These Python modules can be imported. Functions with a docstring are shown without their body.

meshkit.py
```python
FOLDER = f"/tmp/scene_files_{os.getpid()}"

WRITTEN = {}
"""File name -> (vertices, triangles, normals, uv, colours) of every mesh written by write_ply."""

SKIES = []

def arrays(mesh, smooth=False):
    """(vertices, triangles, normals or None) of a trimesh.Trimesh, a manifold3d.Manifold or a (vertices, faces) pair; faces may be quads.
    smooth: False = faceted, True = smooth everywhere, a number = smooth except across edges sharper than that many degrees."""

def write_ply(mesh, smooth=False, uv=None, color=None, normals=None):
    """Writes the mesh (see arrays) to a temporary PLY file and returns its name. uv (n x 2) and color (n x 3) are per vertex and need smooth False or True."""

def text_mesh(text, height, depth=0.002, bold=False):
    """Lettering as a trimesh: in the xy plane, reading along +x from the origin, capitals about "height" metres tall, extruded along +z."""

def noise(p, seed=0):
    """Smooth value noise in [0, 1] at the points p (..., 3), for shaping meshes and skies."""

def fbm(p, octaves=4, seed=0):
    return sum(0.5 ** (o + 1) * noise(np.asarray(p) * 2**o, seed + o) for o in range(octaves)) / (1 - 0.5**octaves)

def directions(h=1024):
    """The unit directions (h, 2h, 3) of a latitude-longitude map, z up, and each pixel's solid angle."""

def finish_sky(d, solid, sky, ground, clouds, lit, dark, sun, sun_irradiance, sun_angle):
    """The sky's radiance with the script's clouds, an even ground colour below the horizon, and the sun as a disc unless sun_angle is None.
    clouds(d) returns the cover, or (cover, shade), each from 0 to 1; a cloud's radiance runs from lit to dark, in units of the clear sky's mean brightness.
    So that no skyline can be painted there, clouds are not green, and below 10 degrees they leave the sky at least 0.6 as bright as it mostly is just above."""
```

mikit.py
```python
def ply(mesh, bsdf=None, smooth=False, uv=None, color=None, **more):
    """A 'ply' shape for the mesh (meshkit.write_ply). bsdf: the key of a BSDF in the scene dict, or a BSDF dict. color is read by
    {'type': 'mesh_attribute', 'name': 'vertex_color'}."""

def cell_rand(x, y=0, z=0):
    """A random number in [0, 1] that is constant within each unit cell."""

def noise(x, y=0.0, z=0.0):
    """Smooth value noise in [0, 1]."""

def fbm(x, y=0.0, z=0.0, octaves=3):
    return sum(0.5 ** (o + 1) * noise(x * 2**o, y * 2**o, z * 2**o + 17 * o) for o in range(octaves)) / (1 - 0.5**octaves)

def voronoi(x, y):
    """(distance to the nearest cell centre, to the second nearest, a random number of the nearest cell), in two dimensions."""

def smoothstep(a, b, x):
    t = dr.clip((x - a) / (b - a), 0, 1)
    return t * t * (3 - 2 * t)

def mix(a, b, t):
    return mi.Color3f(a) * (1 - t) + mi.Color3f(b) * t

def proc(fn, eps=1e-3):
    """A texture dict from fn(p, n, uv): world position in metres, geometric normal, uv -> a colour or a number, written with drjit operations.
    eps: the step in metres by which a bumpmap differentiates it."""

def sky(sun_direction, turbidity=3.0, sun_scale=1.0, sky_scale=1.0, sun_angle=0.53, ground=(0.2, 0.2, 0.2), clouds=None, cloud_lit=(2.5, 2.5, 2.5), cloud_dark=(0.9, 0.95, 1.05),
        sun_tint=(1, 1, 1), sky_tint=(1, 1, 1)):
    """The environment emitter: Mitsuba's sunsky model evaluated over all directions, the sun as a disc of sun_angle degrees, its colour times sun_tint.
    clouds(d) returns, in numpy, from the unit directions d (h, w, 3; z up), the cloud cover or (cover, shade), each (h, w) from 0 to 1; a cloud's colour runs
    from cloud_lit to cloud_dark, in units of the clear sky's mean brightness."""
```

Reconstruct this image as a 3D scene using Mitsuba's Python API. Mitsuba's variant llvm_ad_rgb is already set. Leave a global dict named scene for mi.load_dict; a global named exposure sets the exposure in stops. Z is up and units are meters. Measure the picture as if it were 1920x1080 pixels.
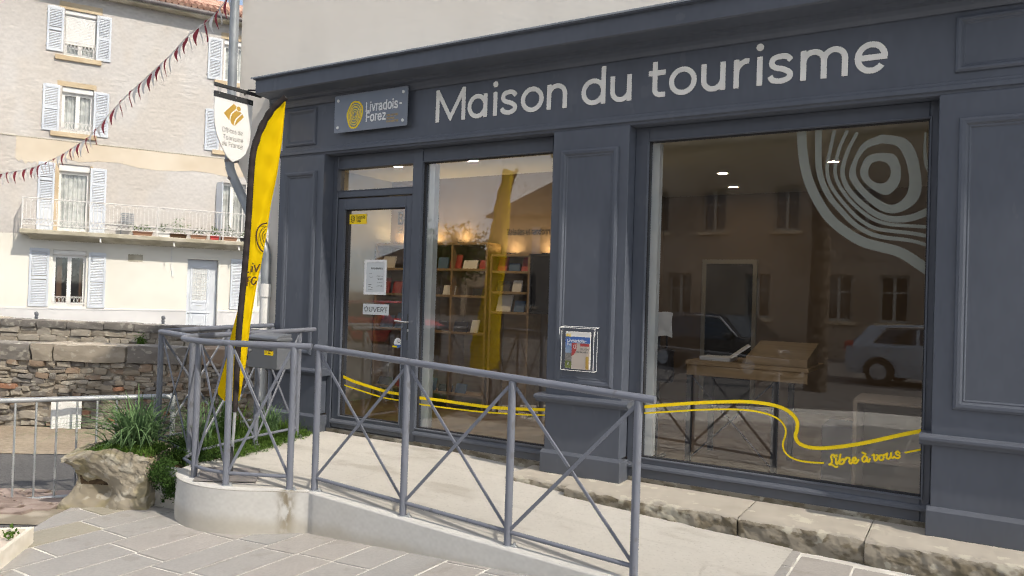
import math, random
import numpy as np, trimesh, mitsuba as mi, drjit as dr, mikit, meshkit
from mikit import proc, fbm, noise, cell_rand, smoothstep, mix
from shapely.geometry import Polygon, LineString, Point, box as sbox, MultiPolygon
from shapely.ops import unary_union
from shapely import affinity
rng = np.random.default_rng(7)
random.seed(7)
scene, labels = {}, {}
rad, sin, cos, PI = math.radians, math.sin, math.cos, math.pi

# ------------------------------------------------------------------ camera, sky, exposure
EYE = np.array([0.0, -5.25, 1.65])
YAW, PITCH, ROLL, FOC = rad(31.083), rad(0.6456), rad(1.8), 1420.0
_f = np.array([-sin(YAW) * cos(PITCH), cos(YAW) * cos(PITCH), sin(PITCH)])
_r0 = np.array([cos(YAW), sin(YAW), 0.0]); _u0 = np.cross(_r0, _f)
CR, CU = cos(ROLL) * _r0 + sin(ROLL) * _u0, -sin(ROLL) * _r0 + cos(ROLL) * _u0
T4 = mi.ScalarTransform4f
scene['camera'] = {'type': 'perspective', 'fov': 2 * math.degrees(math.atan(960 / FOC)), 'fov_axis': 'x', 'near_clip': 0.05, 'far_clip': 600.0,
                   'to_world': T4().look_at(origin=EYE.tolist(), target=(EYE + _f).tolist(), up=CU.tolist())}
SUN_AZ, SUN_EL = 10.0, 42.0      # degrees in front of the shop wall, coming from its right
def clouds(d):
    p = d / np.maximum(d[..., 2:3] + 0.25, 0.1)
    n = meshkit.fbm(p * 1.6 + 5, 5, 3)
    return np.clip((n - 0.36) * 4.5, 0, 0.92), np.clip((n - 0.5) * 2.2, 0, 0.6)
scene['daylight'] = mikit.sky([cos(rad(SUN_AZ)) * cos(rad(SUN_EL)), -sin(rad(SUN_AZ)) * cos(rad(SUN_EL)), sin(rad(SUN_EL))], turbidity=4.0, sun_scale=0.62, sky_scale=1.0,
                              sun_angle=1.2, clouds=clouds, cloud_lit=(2.4, 2.3, 2.2), cloud_dark=(1.3, 1.28, 1.28), sun_tint=(0.88, 0.975, 1.12))
exposure = 2.33

def at(px, py, y):
    """the point of the plane y = const that the photograph shows at a pixel (1920 x 1080): used to take measures"""
    d = CR * (px - 960) / FOC - CU * (py - 540) / FOC + _f
    return EYE + d * ((y - EYE[1]) / d[1])
def atz(px, py, z):
    d = CR * (px - 960) / FOC - CU * (py - 540) / FOC + _f
    return EYE + d * ((z - EYE[2]) / d[2])
def atd(px, py, depth):
    return EYE + (CR * (px - 960) / FOC - CU * (py - 540) / FOC + _f) * depth

# ------------------------------------------------------------------ materials
def two(b): return {'type': 'twosided', 'bsdf': b}
def rgb(c): return {'type': 'rgb', 'value': list(c)} if isinstance(c, (tuple, list)) else c
def pr(c, rough=0.6, spec=0.5, metal=0.0, **k): return {'type': 'principled', 'base_color': rgb(c), 'roughness': rough, 'specular': spec, 'metallic': metal, **k}
def bump(b, fn, scale=1.0, eps=2e-3): return {'type': 'bumpmap', 'arbitrary': proc(fn, eps), 'scale': scale, 'bsdf': b}
def mat(name, b, sided=True): scene[name] = two(b) if sided else b
def mottle(a, b, f, oct=3, sharp=(0.3, 0.7)):
    return proc(lambda p, n, uv: mix(a, b, smoothstep(sharp[0], sharp[1], fbm(p.x * f, p.y * f, p.z * f, oct))))
C = lambda *x: mi.Color3f(*x)

def c_shop(p, n, uv):
    t = fbm(p.x * 3, p.y * 3, p.z * 1.5, 3); g = fbm(p.x * 40, p.y * 40, p.z * 9, 2)
    dust = smoothstep(.75, .30, p.z + .25 * fbm(p.x * 4, p.y * 4, p.z * 3, 3)) * .5 + smoothstep(.5, -.2, dr.abs(1 - n.z)) * .35
    sc = smoothstep(.70, .76, fbm(p.x * 14, p.y * 14, p.z * 5, 4))
    c = mix((.068, .079, .104), (.094, .106, .136), t) * (0.95 + 0.10 * g)
    return mix(mix(c, (.17, .165, .155), dust * .35), (.12, .13, .15), sc * .3)
mat('shop_paint', bump(pr(proc(c_shop), .42, .45), lambda p, n, uv: fbm(p.x * 60, p.y * 60, p.z * 18, 2), .0003))
def c_rail(p, n, uv):
    t = fbm(p.x * 9, p.y * 9, p.z * 5, 3)
    dirt = smoothstep(.62, .75, fbm(p.x * 25, p.y * 25, p.z * 12, 3))
    return mix(mix((.135, .148, .185), (.175, .188, .23), t), (.10, .10, .105), dirt * .5)
mat('rail_paint', pr(proc(c_rail), .42, .5))
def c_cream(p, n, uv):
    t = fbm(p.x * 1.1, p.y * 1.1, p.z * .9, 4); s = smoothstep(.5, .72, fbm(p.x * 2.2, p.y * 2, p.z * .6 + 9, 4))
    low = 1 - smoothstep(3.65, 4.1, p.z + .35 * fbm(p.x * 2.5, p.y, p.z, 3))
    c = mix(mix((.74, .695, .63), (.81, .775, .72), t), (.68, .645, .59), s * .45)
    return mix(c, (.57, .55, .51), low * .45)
mat('cream_render', bump(pr(proc(c_cream), .9, .2), lambda p, n, uv: fbm(p.x * 45, p.y * 45, p.z * 45, 3), .003))
def c_conc(p, n, uv):
    t = fbm(p.x * 1.6, p.y * 1.6, p.z * 1.6, 4); g = fbm(p.x * 60, p.y * 60, p.z * 60, 2)
    st = smoothstep(.54, .74, fbm(p.x * 2.6 + 3, p.y * 5, p.z * 3, 4))
    sp = smoothstep(.80, .86, noise(p.x * 75, p.y * 75, 3)); cr = smoothstep(.018, .0, dr.abs(fbm(p.x * 1.1 + 9, p.y * 1.1, 7, 4) - .5)) * smoothstep(.5, .6, fbm(p.x * .9, p.y * .9, 2, 2))
    tr = smoothstep(.56, .7, fbm(p.x * 1.1 + 20, p.y * 7, 1, 4))
    c = mix(mix((.41, .395, .365), (.49, .475, .445), t), (.345, .325, .29), st * .8)
    c = mix(mix(c, (.40, .385, .355), tr * .5), (.25, .235, .21), dr.clip(cr * .5 + sp * .2, 0, 1))
    return c * (.9 + .1 * g)
mat('ramp_concrete', bump(pr(proc(c_conc), .85, .25), lambda p, n, uv: fbm(p.x * 70, p.y * 70, p.z * 70, 3), .0015))
def c_wallc(p, n, uv):
    t = fbm(p.x * 2.3, p.y * 2.3, p.z * 2.3, 4); g = fbm(p.x * 50, p.y * 50, p.z * 50, 2)
    seam = smoothstep(.075, .0, dr.abs(p.x + 3.86 + .03 * fbm(p.z * 9, p.x * 9, 0, 2)))
    foot = smoothstep(.10, .0, p.z - .03 - .05 * fbm(p.x * 6, p.y * 6, 0, 3))
    c = mix((.46, .455, .44), (.54, .54, .53), t) * (.93 + .14 * g)
    c = mix(c, (.22, .19, .14), seam * smoothstep(.3, .6, fbm(p.x * 30, p.y * 30, p.z * 12, 3)))
    return mix(c, (.36, .33, .27), foot * .6)
mat('wall_concrete', bump(pr(proc(c_wallc), .85, .25), lambda p, n, uv: fbm(p.x * 40, p.y * 40, p.z * 40, 3), .002))
for i, (a, b) in enumerate([((.295, .285, .275), (.35, .34, .33)), ((.27, .265, .26), (.325, .32, .315)), ((.305, .29, .275), (.36, .34, .325)), ((.285, .265, .215), (.335, .315, .27))]):
    def c_pav(p, n, uv, a=a, b=b):
        t = fbm(p.x * 5, p.y * 3, 2.0 * a[0], 4); g = fbm(p.x * 90, p.y * 90, 1, 2); s = smoothstep(.66, .8, fbm(p.x * 8, p.y * 8, 5, 3))
        return mix(mix(a, b, t), (.24, .22, .20), s * .35) * (.92 + .16 * g)
    mat(f'paver_stone_{"abcd"[i]}', bump(pr(proc(c_pav), .62, .4), lambda p, n, uv: fbm(p.x * 35, p.y * 35, p.z, 3), .0012))
mat('joint_mortar', pr(mottle((.48, .47, .44), (.62, .61, .58), 14, 4), .9, .2))
def c_asph(p, n, uv):
    t = fbm(p.x * .7, p.y * .7, 0, 4); g = noise(p.x * 90, p.y * 90, 0)
    return mix((.085, .085, .088), (.125, .122, .12), t) * (.75 + .5 * g)
mat('asphalt', bump(pr(proc(c_asph), .85, .3), lambda p, n, uv: noise(p.x * 90, p.y * 90, 0), .003))
def c_dirt(p, n, uv):
    t = fbm(p.x * 2, p.y * 2, 0, 4); g = fbm(p.x * 30, p.y * 30, 0, 3)
    return mix((.21, .17, .13), (.33, .285, .225), t) * (.7 + .6 * g)
mat('verge_earth', bump(pr(proc(c_dirt), .95, .1), lambda p, n, uv: fbm(p.x * 25, p.y * 25, 0, 3), .02))
mat('setts', bump(pr(mottle((.20, .155, .135), (.31, .25, .225), 7, 4), .85, .2), lambda p, n, uv: fbm(p.x * 40, p.y * 40, 0, 3), .004))
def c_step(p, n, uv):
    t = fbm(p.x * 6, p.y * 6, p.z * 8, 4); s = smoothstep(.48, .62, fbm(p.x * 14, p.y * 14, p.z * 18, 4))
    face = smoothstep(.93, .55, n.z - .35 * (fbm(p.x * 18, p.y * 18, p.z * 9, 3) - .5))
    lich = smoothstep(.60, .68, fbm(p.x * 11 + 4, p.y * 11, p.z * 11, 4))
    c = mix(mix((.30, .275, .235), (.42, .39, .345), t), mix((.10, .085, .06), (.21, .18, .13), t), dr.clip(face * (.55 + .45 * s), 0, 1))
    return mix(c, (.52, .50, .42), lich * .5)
mat('step_stone', bump(pr(proc(c_step), .9, .2), lambda p, n, uv: fbm(p.x * 45, p.y * 45, p.z * 45, 4), .012))
for i, (a, b) in enumerate([((.235, .205, .165), (.38, .34, .285)), ((.27, .24, .20), (.43, .395, .34)), ((.17, .145, .12), (.28, .245, .205)), ((.21, .155, .115), (.33, .255, .195)), ((.14, .13, .12), (.24, .225, .21)), ((.27, .14, .09), (.36, .20, .135))]):
    def c_rub(p, n, uv, a=a, b=b):
        t = fbm(p.x * 9, p.y * 9, p.z * 13, 4); lich = smoothstep(.58, .7, fbm(p.x * 16 + 3, p.y * 16, p.z * 16, 3))
        return mix(mix(a, b, t), (.46, .44, .38), lich * .5)
    mat(f'rubble_{"abcdef"[i]}', bump(pr(proc(c_rub), .95, .15), lambda p, n, uv: fbm(p.x * 40, p.y * 40, p.z * 40, 3), .008))
mat('lime_mortar', bump(pr(mottle((.21, .185, .15), (.35, .315, .265), 6, 4), .95, .1), lambda p, n, uv: fbm(p.x * 30, p.y * 30, p.z * 30, 3), .012))
def c_trough(p, n, uv):
    t = fbm(p.x * 5, p.y * 5, p.z * 5, 4); l = smoothstep(.57, .66, fbm(p.x * 13, p.y * 13, p.z * 13, 4)); o = smoothstep(.5, .65, fbm(p.x * 7 + 8, p.y * 7, p.z * 7, 3))
    c = mix((.19, .165, .125), (.36, .325, .265), t)
    c = mix(c, (.27, .235, .12), o * .45)
    return mix(c, (.50, .48, .42), l * .45)
mat('trough_stone', bump(pr(proc(c_trough), .95, .1), lambda p, n, uv: fbm(p.x * 28, p.y * 28, p.z * 28, 5), .03))
def c_old(p, n, uv):
    t = fbm(p.x * .35, p.y * .35, p.z * .35, 4); s = smoothstep(.45, .68, fbm(p.x * .9, p.y * .9, p.z * .35 + 7, 4)); g = fbm(p.x * 12, p.y * 12, p.z * 12, 3)
    c = mix((.50, .475, .455), (.61, .595, .585), t)
    return mix(c, (.54, .495, .445), s * .5) * (.87 + .26 * g)
mat('rough_render', bump(pr(proc(c_old), .95, .15), lambda p, n, uv: fbm(p.x * 9, p.y * 9, p.z * 12, 4), .035, 6e-3))
mat('peach_render', pr(mottle((.60, .52, .41), (.68, .61, .51), .8, 4), .9, .2))
mat('white_render', pr(mottle((.70, .68, .62), (.78, .765, .71), .5, 4), .9, .2))
mat('plinth_paint', pr(mottle((.60, .60, .61), (.68, .68, .69), .7, 3), .8, .3))
mat('sill_stone', pr(mottle((.50, .395, .26), (.60, .50, .36), 2.5, 3), .9, .2))
mat('slab_stone', pr(mottle((.36, .33, .25), (.50, .47, .39), 2.5, 4), .9, .2))
mat('shutter_paint', pr(mottle((.56, .60, .67), (.65, .69, .75), 1.2, 3), .55, .4))
mat('window_white', pr((.74, .74, .73), .4, .5))
mat('white_iron', pr((.70, .69, .68), .5, .4))
mat('curtain', pr(mottle((.40, .42, .41), (.58, .60, .58), 5, 3), .9, .1))
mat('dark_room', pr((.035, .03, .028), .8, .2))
mat('roof_tile', bump(pr(mottle((.30, .17, .13), (.42, .28, .22), 3, 3), .9, .2), lambda p, n, uv: noise(p.x * 6, p.y * 6, p.z * 6), .02))
mat('gutter_zinc', pr(mottle((.13, .115, .12), (.2, .18, .18), 3, 3), .5, .5))
mat('pipe_zinc', pr(mottle((.22, .245, .275), (.30, .325, .355), 6, 3), .45, .5, .25))
mat('white_pvc', pr(mottle((.66, .66, .65), (.75, .75, .74), 6, 2), .45, .5))
mat('galvanised', pr(mottle((.36, .385, .41), (.47, .49, .51), 12, 3), .5, .5, .45))
mat('dark_iron', pr((.035, .037, .04), .5, .5))
mat('plate_steel', pr(mottle((.15, .14, .14), (.22, .205, .20), 8, 3), .55, .4))
mat('box_paint', pr((.125, .135, .155), .4, .5))
mat('black_cloth', pr(mottle((.026, .022, .022), (.04, .034, .034), 20, 2), .85, .2))
def c_flag(p, n, uv): return mix((.80, .56, .004), (.88, .64, .012), fbm(p.x * 6, p.y * 6, p.z * 4, 3))
scene['flag_cloth'] = {'type': 'principledthin', 'base_color': proc(c_flag), 'roughness': .75, 'diff_trans': .75, 'spec_trans': 0.0, 'eta': 1.3}
mat('yellow_vinyl', pr((.92, .66, .004), .45, .4))
mat('brown_print', pr((.075, .04, .02), .7, .2))
mat('paper', pr((.78, .78, .77), .7, .2))
mat('paper_grey', pr((.60, .63, .65), .6, .3))
mat('white_print', pr((.80, .80, .80), .6, .3))
mat('sign_letter', pr(mottle((.78, .765, .73), (.83, .815, .78), 8, 2), .5, .4))
mat('ink', pr((.03, .032, .037), .6, .3))
mat('grey_ink', pr((.16, .155, .145), .6, .3))
mat('blue_print', pr((.07, .16, .42), .55, .3))
mat('red_print', pr((.46, .06, .06), .55, .3))
mat('green_print', pr((.17, .22, .06), .55, .3))
mat('ochre_print', pr((.50, .32, .07), .45, .4))
mat('beige_print', pr((.56, .49, .43), .6, .3))
scene['acrylic'] = {'type': 'thindielectric', 'int_ior': 1.5}
scene['glass'] = {'type': 'thindielectric', 'int_ior': 1.85}
scene['house_glass'] = {'type': 'thindielectric', 'int_ior': 1.6}
mat('plaque_acrylic', pr(mottle((.185, .20, .235), (.205, .22, .255), 3, 2), .18, .5))
scene['frosted_vinyl'] = {'type': 'mask', 'opacity': .62, 'bsdf': two(pr((.25, .265, .24), .6, .3))}
mat('steel', pr((.62, .62, .62), .28, .5, .9))
mat('pale_gasket', pr((.50, .53, .53), .5, .4))
def c_wood(p, n, uv):
    g = fbm(p.x * 3, p.y * 30, p.z * 30, 3); return mix((.22, .145, .075), (.33, .225, .12), g)
mat('oak', pr(proc(c_wood), .55, .3))
mat('room_paint', pr(mottle((.19, .145, .105), (.24, .185, .135), .8, 2), .85, .2))
mat('room_grey', pr((.36, .36, .33), .85, .2))
mat('room_floor', pr(mottle((.17, .125, .085), (.25, .19, .13), 3, 3), .4, .4))
mat('room_ceiling', pr((.42, .41, .32), .9, .2))
mat('black_screen', pr((.012, .012, .014), .25, .5))
mat('black_steel', pr((.022, .022, .025), .5, .4))
mat('book_red', pr((.33, .05, .04), .6, .3)); mat('book_dark', pr((.05, .045, .05), .6, .3)); mat('book_blue', pr((.08, .13, .22), .6, .3)); mat('book_white', pr((.62, .60, .56), .6, .3))
for nm, c, tr in (('grass_leaf', (.085, .16, .035), .6), ('sword_leaf', (.14, .245, .115), .6), ('heather_leaf', (.040, .082, .024), .5), ('tree_leaf', (.05, .09, .025), .6)):
    def c_leaf(p, n, uv, c=c): return mix((c[0] * .7, c[1] * .7, c[2] * .7), (c[0] * 1.5, c[1] * 1.35, c[2] * 1.3), noise(p.x * 23, p.y * 23, p.z * 23))
    scene[nm] = {'type': 'principledthin', 'base_color': proc(c_leaf), 'roughness': .55, 'diff_trans': tr, 'spec_trans': 0.0, 'eta': 1.35}
mat('soil', pr(mottle((.05, .035, .022), (.11, .08, .05), 20, 3), .95, .1))
mat('bark', bump(pr(mottle((.06, .05, .04), (.13, .11, .09), 8, 3), .95, .1), lambda p, n, uv: fbm(p.x * 30, p.y * 30, p.z * 6, 3), .02))
mat('straw', pr((.30, .22, .10), .9, .1))
mat('cap_stone', bump(pr(mottle((.36, .345, .30), (.50, .475, .42), 5, 4), .95, .1), lambda p, n, uv: fbm(p.x * 30, p.y * 30, p.z * 30, 3), .006))
mat('white_frame', pr(mottle((.62, .58, .50), (.74, .70, .63), 9, 3), .7, .3))
mat('slate', pr(mottle((.05, .042, .036), (.09, .078, .07), 3, 3), .8, .3))
mat('opposite_render', pr(mottle((.24, .195, .15), (.34, .285, .225), .6, 4), .9, .2))
mat('far_render', pr(mottle((.26, .215, .17), (.36, .31, .25), .4, 4), .9, .2))
for nm, c in (('car_black', (.012, .012, .015)), ('car_white', (.36, .42, .48)), ('car_red', (.45, .02, .03))): mat(nm, pr(c, .25, .6, 0.0, clearcoat=1.0, clearcoat_gloss=.95))
mat('car_glass', pr((.02, .025, .03), .06, .6)); mat('rubber', pr((.02, .02, .02), .8, .3)); mat('chrome', pr((.7, .7, .72), .15, .5, 1.0)); mat('lamp_red', pr((.4, .02, .02), .3, .5))

for nm, c in (('pennant_red', (.34, .07, .09)), ('pennant_white', (.80, .78, .76))): scene[nm] = {'type': 'principledthin', 'base_color': rgb(c), 'roughness': .8, 'diff_trans': .9, 'spec_trans': 0.0, 'eta': 1.3}
mat('terracotta', pr((.30, .17, .115), .85, .2))

# ------------------------------------------------------------------ helpers
def numbered(key):
    if key not in scene and key not in labels: return key
    i = 1
    while f'{key}_{i:03d}' in scene or f'{key}_{i:03d}' in labels: i += 1
    return f'{key}_{i:03d}'
def thing(name, label, cat, group=None, kind=None):
    k = numbered(name); labels[k] = {'label': label}
    if cat: labels[k]['category'] = cat
    if group: labels[k]['group'] = group
    if kind: labels[k]['kind'] = kind
    return k
def cat(ms):
    out, vs, fs, o = None, [], [], 0
    for m in ms:
        if hasattr(m, 'to_mesh'):
            q = m.to_mesh(); v, f = q.vert_properties[:, :3], q.tri_verts
        elif isinstance(m, tuple): v, f = np.asarray(m[0], float), np.asarray(m[1], int)
        else: v, f = m.vertices, m.faces
        if f.shape[1] == 4: f = np.vstack([f[:, [0, 1, 2]], f[:, [0, 2, 3]]])
        vs.append(v); fs.append(f + o); o += len(v)
    return trimesh.Trimesh(np.vstack(vs), np.vstack(fs), process=False)
used_keys = set()
def add(key, mesh, m, smooth=False, M=None, label=None, kind=None, **more):
    """one entry of the scene; a key that is taken (by a shape) gets a number"""
    if key in scene: key = numbered(key)
    elif key in labels and '__' in key: key = numbered(key)
    if isinstance(mesh, list): mesh = cat(mesh)
    elif isinstance(mesh, tuple) or hasattr(mesh, 'to_mesh'): mesh = cat([mesh])
    if M is not None:
        mesh = mesh.copy(); mesh.apply_transform(M)
    scene[key] = mikit.ply(mesh, m, smooth=smooth, **more)
    if label or kind:
        labels.setdefault(key, {})
        if label: labels[key]['label'] = label
        if kind: labels[key]['kind'] = kind
    return key
def bx(x0, x1, y0, y1, z0, z1):
    m = trimesh.creation.box((abs(x1 - x0), abs(y1 - y0), abs(z1 - z0))); m.apply_translation(((x0 + x1) / 2, (y0 + y1) / 2, (z0 + z1) / 2)); return m
def cbx(x0, x1, y0, y1, z0, z1, c=.006):
    """a box with chamfered edges"""
    lo, hi = np.minimum((x0, y0, z0), (x1, y1, z1)), np.maximum((x0, y0, z0), (x1, y1, z1)); c = min(c, *(0.45 * (hi - lo)))
    P = []
    for i in (0, 1):
        for j in (0, 1):
            for k in (0, 1):
                b = np.where([i, j, k], hi, lo); s = np.where([i, j, k], -1, 1) * c
                for a in range(3):
                    q = b + s; q[a] = b[a]; P.append(q)
    return trimesh.convex.convex_hull(np.array(P))
def tube(pts, r, n=12, caps=True):
    p = np.asarray(pts, float); r = np.broadcast_to(r, (len(p),)).astype(float)
    t = np.gradient(p, axis=0) if len(p) > 2 else np.repeat(p[1:] - p[:1], 2, 0)
    t = t / np.maximum(np.linalg.norm(t, axis=1, keepdims=True), 1e-12)
    a = np.cross(t[0], [0, 0, 1.] if abs(t[0, 2]) < .9 else [1., 0, 0]); A = []
    for k in range(len(p)):
        a = a - t[k] * (a @ t[k]); a /= np.linalg.norm(a); A.append(a)
    A = np.array(A); B = np.cross(t, A); ang = np.arange(n) * 2 * PI / n
    v = p[:, None] + r[:, None, None] * (np.cos(ang)[None, :, None] * A[:, None] + np.sin(ang)[None, :, None] * B[:, None])
    i, j = np.meshgrid(np.arange(len(p) - 1), np.arange(n), indexing='ij')
    q = np.stack([i * n + j, i * n + (j + 1) % n, (i + 1) * n + (j + 1) % n, (i + 1) * n + j], -1).reshape(-1, 4)
    f = np.vstack([q[:, [0, 1, 2]], q[:, [0, 2, 3]]]); v = v.reshape(-1, 3)
    if caps:
        c = len(v); v = np.vstack([v, p[0], p[-1]]); k = np.arange(n); e = (len(p) - 1) * n
        f = np.vstack([f, np.stack([(k + 1) % n, k, k * 0 + c], 1), np.stack([e + k, e + (k + 1) % n, k * 0 + c + 1], 1)])
    return trimesh.Trimesh(v, f, process=False)
def flatbar(p0, p1, w, h):
    """a flat bar: w wide in the vertical plane through the two points, h thick across it"""
    p0, p1 = np.asarray(p0, float), np.asarray(p1, float); t = p1 - p0; L = np.linalg.norm(t); t /= L
    s = np.cross(t, [0, 0, 1.]); s /= np.linalg.norm(s); u = np.cross(s, t)
    m = cbx(0, L, -h / 2, h / 2, -w / 2, w / 2, .003); M = np.eye(4); M[:3, 0], M[:3, 1], M[:3, 2], M[:3, 3] = t, -s, u, p0
    if np.linalg.det(M[:3, :3]) < 0: M[:3, 1] *= -1
    m.apply_transform(M); return m
def ext(shape, d):
    """a shapely shape extruded along +z by d"""
    gs = [g for g in getattr(shape, 'geoms', [shape]) if g.geom_type == 'Polygon' and g.area > 1e-9]
    return cat([trimesh.creation.extrude_polygon(g, d, engine='earcut') for g in gs])
def fr(a, out, o):
    """local (along, up, outward) -> world"""
    M = np.eye(4); M[:3, 0], M[:3, 1], M[:3, 2], M[:3, 3] = a, (0, 0, 1), out, o; return M
def facade(y): return fr((1, 0, 0), (0, -1, 0), (0, y, 0))        # x stays x, second = height, third = out of the wall
def prof_x(poly, x0, x1):
    """a (y, z) polygon run along x"""
    m = trimesh.creation.extrude_polygon(Polygon(poly), x1 - x0, engine='earcut'); M = np.eye(4); M[:3, :3] = [[0, 0, 1], [1, 0, 0], [0, 1, 0]]; M[0, 3] = x0; m.apply_transform(M); return m
def ringpanel(x0, x1, z0, z1, prof, fill=True):
    """mitred moulding round a rectangle: prof = [(inset, outward)...], local (along, up, out)"""
    v, f = [], []
    for d, o in prof: v += [(x0 + d, z0 + d, o), (x1 - d, z0 + d, o), (x1 - d, z1 - d, o), (x0 + d, z1 - d, o)]
    for k in range(len(prof) - 1):
        for j in range(4): f.append((4 * k + j, 4 * k + (j + 1) % 4, 4 * k + 4 + (j + 1) % 4, 4 * k + 4 + j))
    if fill: e = 4 * (len(prof) - 1); f.append((e, e + 1, e + 2, e + 3))
    return cat([(np.array(v, float), np.array(f))])
def spline(pts, n=8):
    """Catmull-Rom through the points"""
    p = np.asarray(pts, float); q = np.vstack([2 * p[0] - p[1], p, 2 * p[-1] - p[-2]]); out = []
    for i in range(1, len(q) - 2):
        for t in np.linspace(0, 1, n, endpoint=False):
            out.append(.5 * (2 * q[i] + (q[i + 1] - q[i - 1]) * t + (2 * q[i - 1] - 5 * q[i] + 4 * q[i + 1] - q[i + 2]) * t * t + (3 * q[i] - q[i - 1] - 3 * q[i + 1] + q[i + 2]) * t ** 3))
    out.append(p[-1]); return np.array(out)
def lump(x0, x1, y0, y1, z0, z1, rnd=.35, amp=.02, seed=0, n=2):
    """a rounded rough stone filling a box"""
    g = np.linspace(-1, 1, n + 1); v, f = [], []
    for ax in range(3):
        for s in (-1, 1):
            b = len(v)
            for i in g:
                for j in g:
                    q = [0, 0, 0]; q[ax] = s; q[(ax + 1) % 3] = i; q[(ax + 2) % 3] = j; v.append(q)
            for i in range(n):
                for j in range(n):
                    a = b + i * (n + 1) + j; qd = (a, a + n + 1, a + n + 2, a + 1); f.append(qd if s > 0 else qd[::-1])
    v = np.array(v, float); h = np.array([x1 - x0, y1 - y0, z1 - z0]) / 2; c = np.array([x1 + x0, y1 + y0, z1 + z0]) / 2
    L = (np.abs(v) ** 5).sum(1, keepdims=True) ** .2; v = v * (1 - rnd) + v / L * rnd
    w = v * h + c
    nn = np.stack([meshkit.noise(w * 9 + 3.1 * k + seed * 7.7, k) for k in range(3)], 1) - .5
    w = w + nn * 2 * amp
    m = trimesh.Trimesh(w, np.vstack([np.array(f)[:, [0, 1, 2]], np.array(f)[:, [0, 2, 3]]]), process=False); m.merge_vertices(); return m
def letters(text, h, x, z, y, depth=.002, bold=False, width=None, M=None):
    """lettering on a wall facing -y, starting at x; M: another frame"""
    m = meshkit.text_mesh(text, h, depth, bold)
    if width: m.apply_scale([width / m.bounds[1][0], 1, 1])
    m.apply_transform(np.array([[1, 0, 0, x], [0, 1, 0, z], [0, 0, 1, 0], [0, 0, 0, 1.]])); m.apply_transform(facade(y) if M is None else M); return m
def onwall(pts, y): return np.array([at(px, py, y)[[0, 2]] for px, py in pts])
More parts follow.
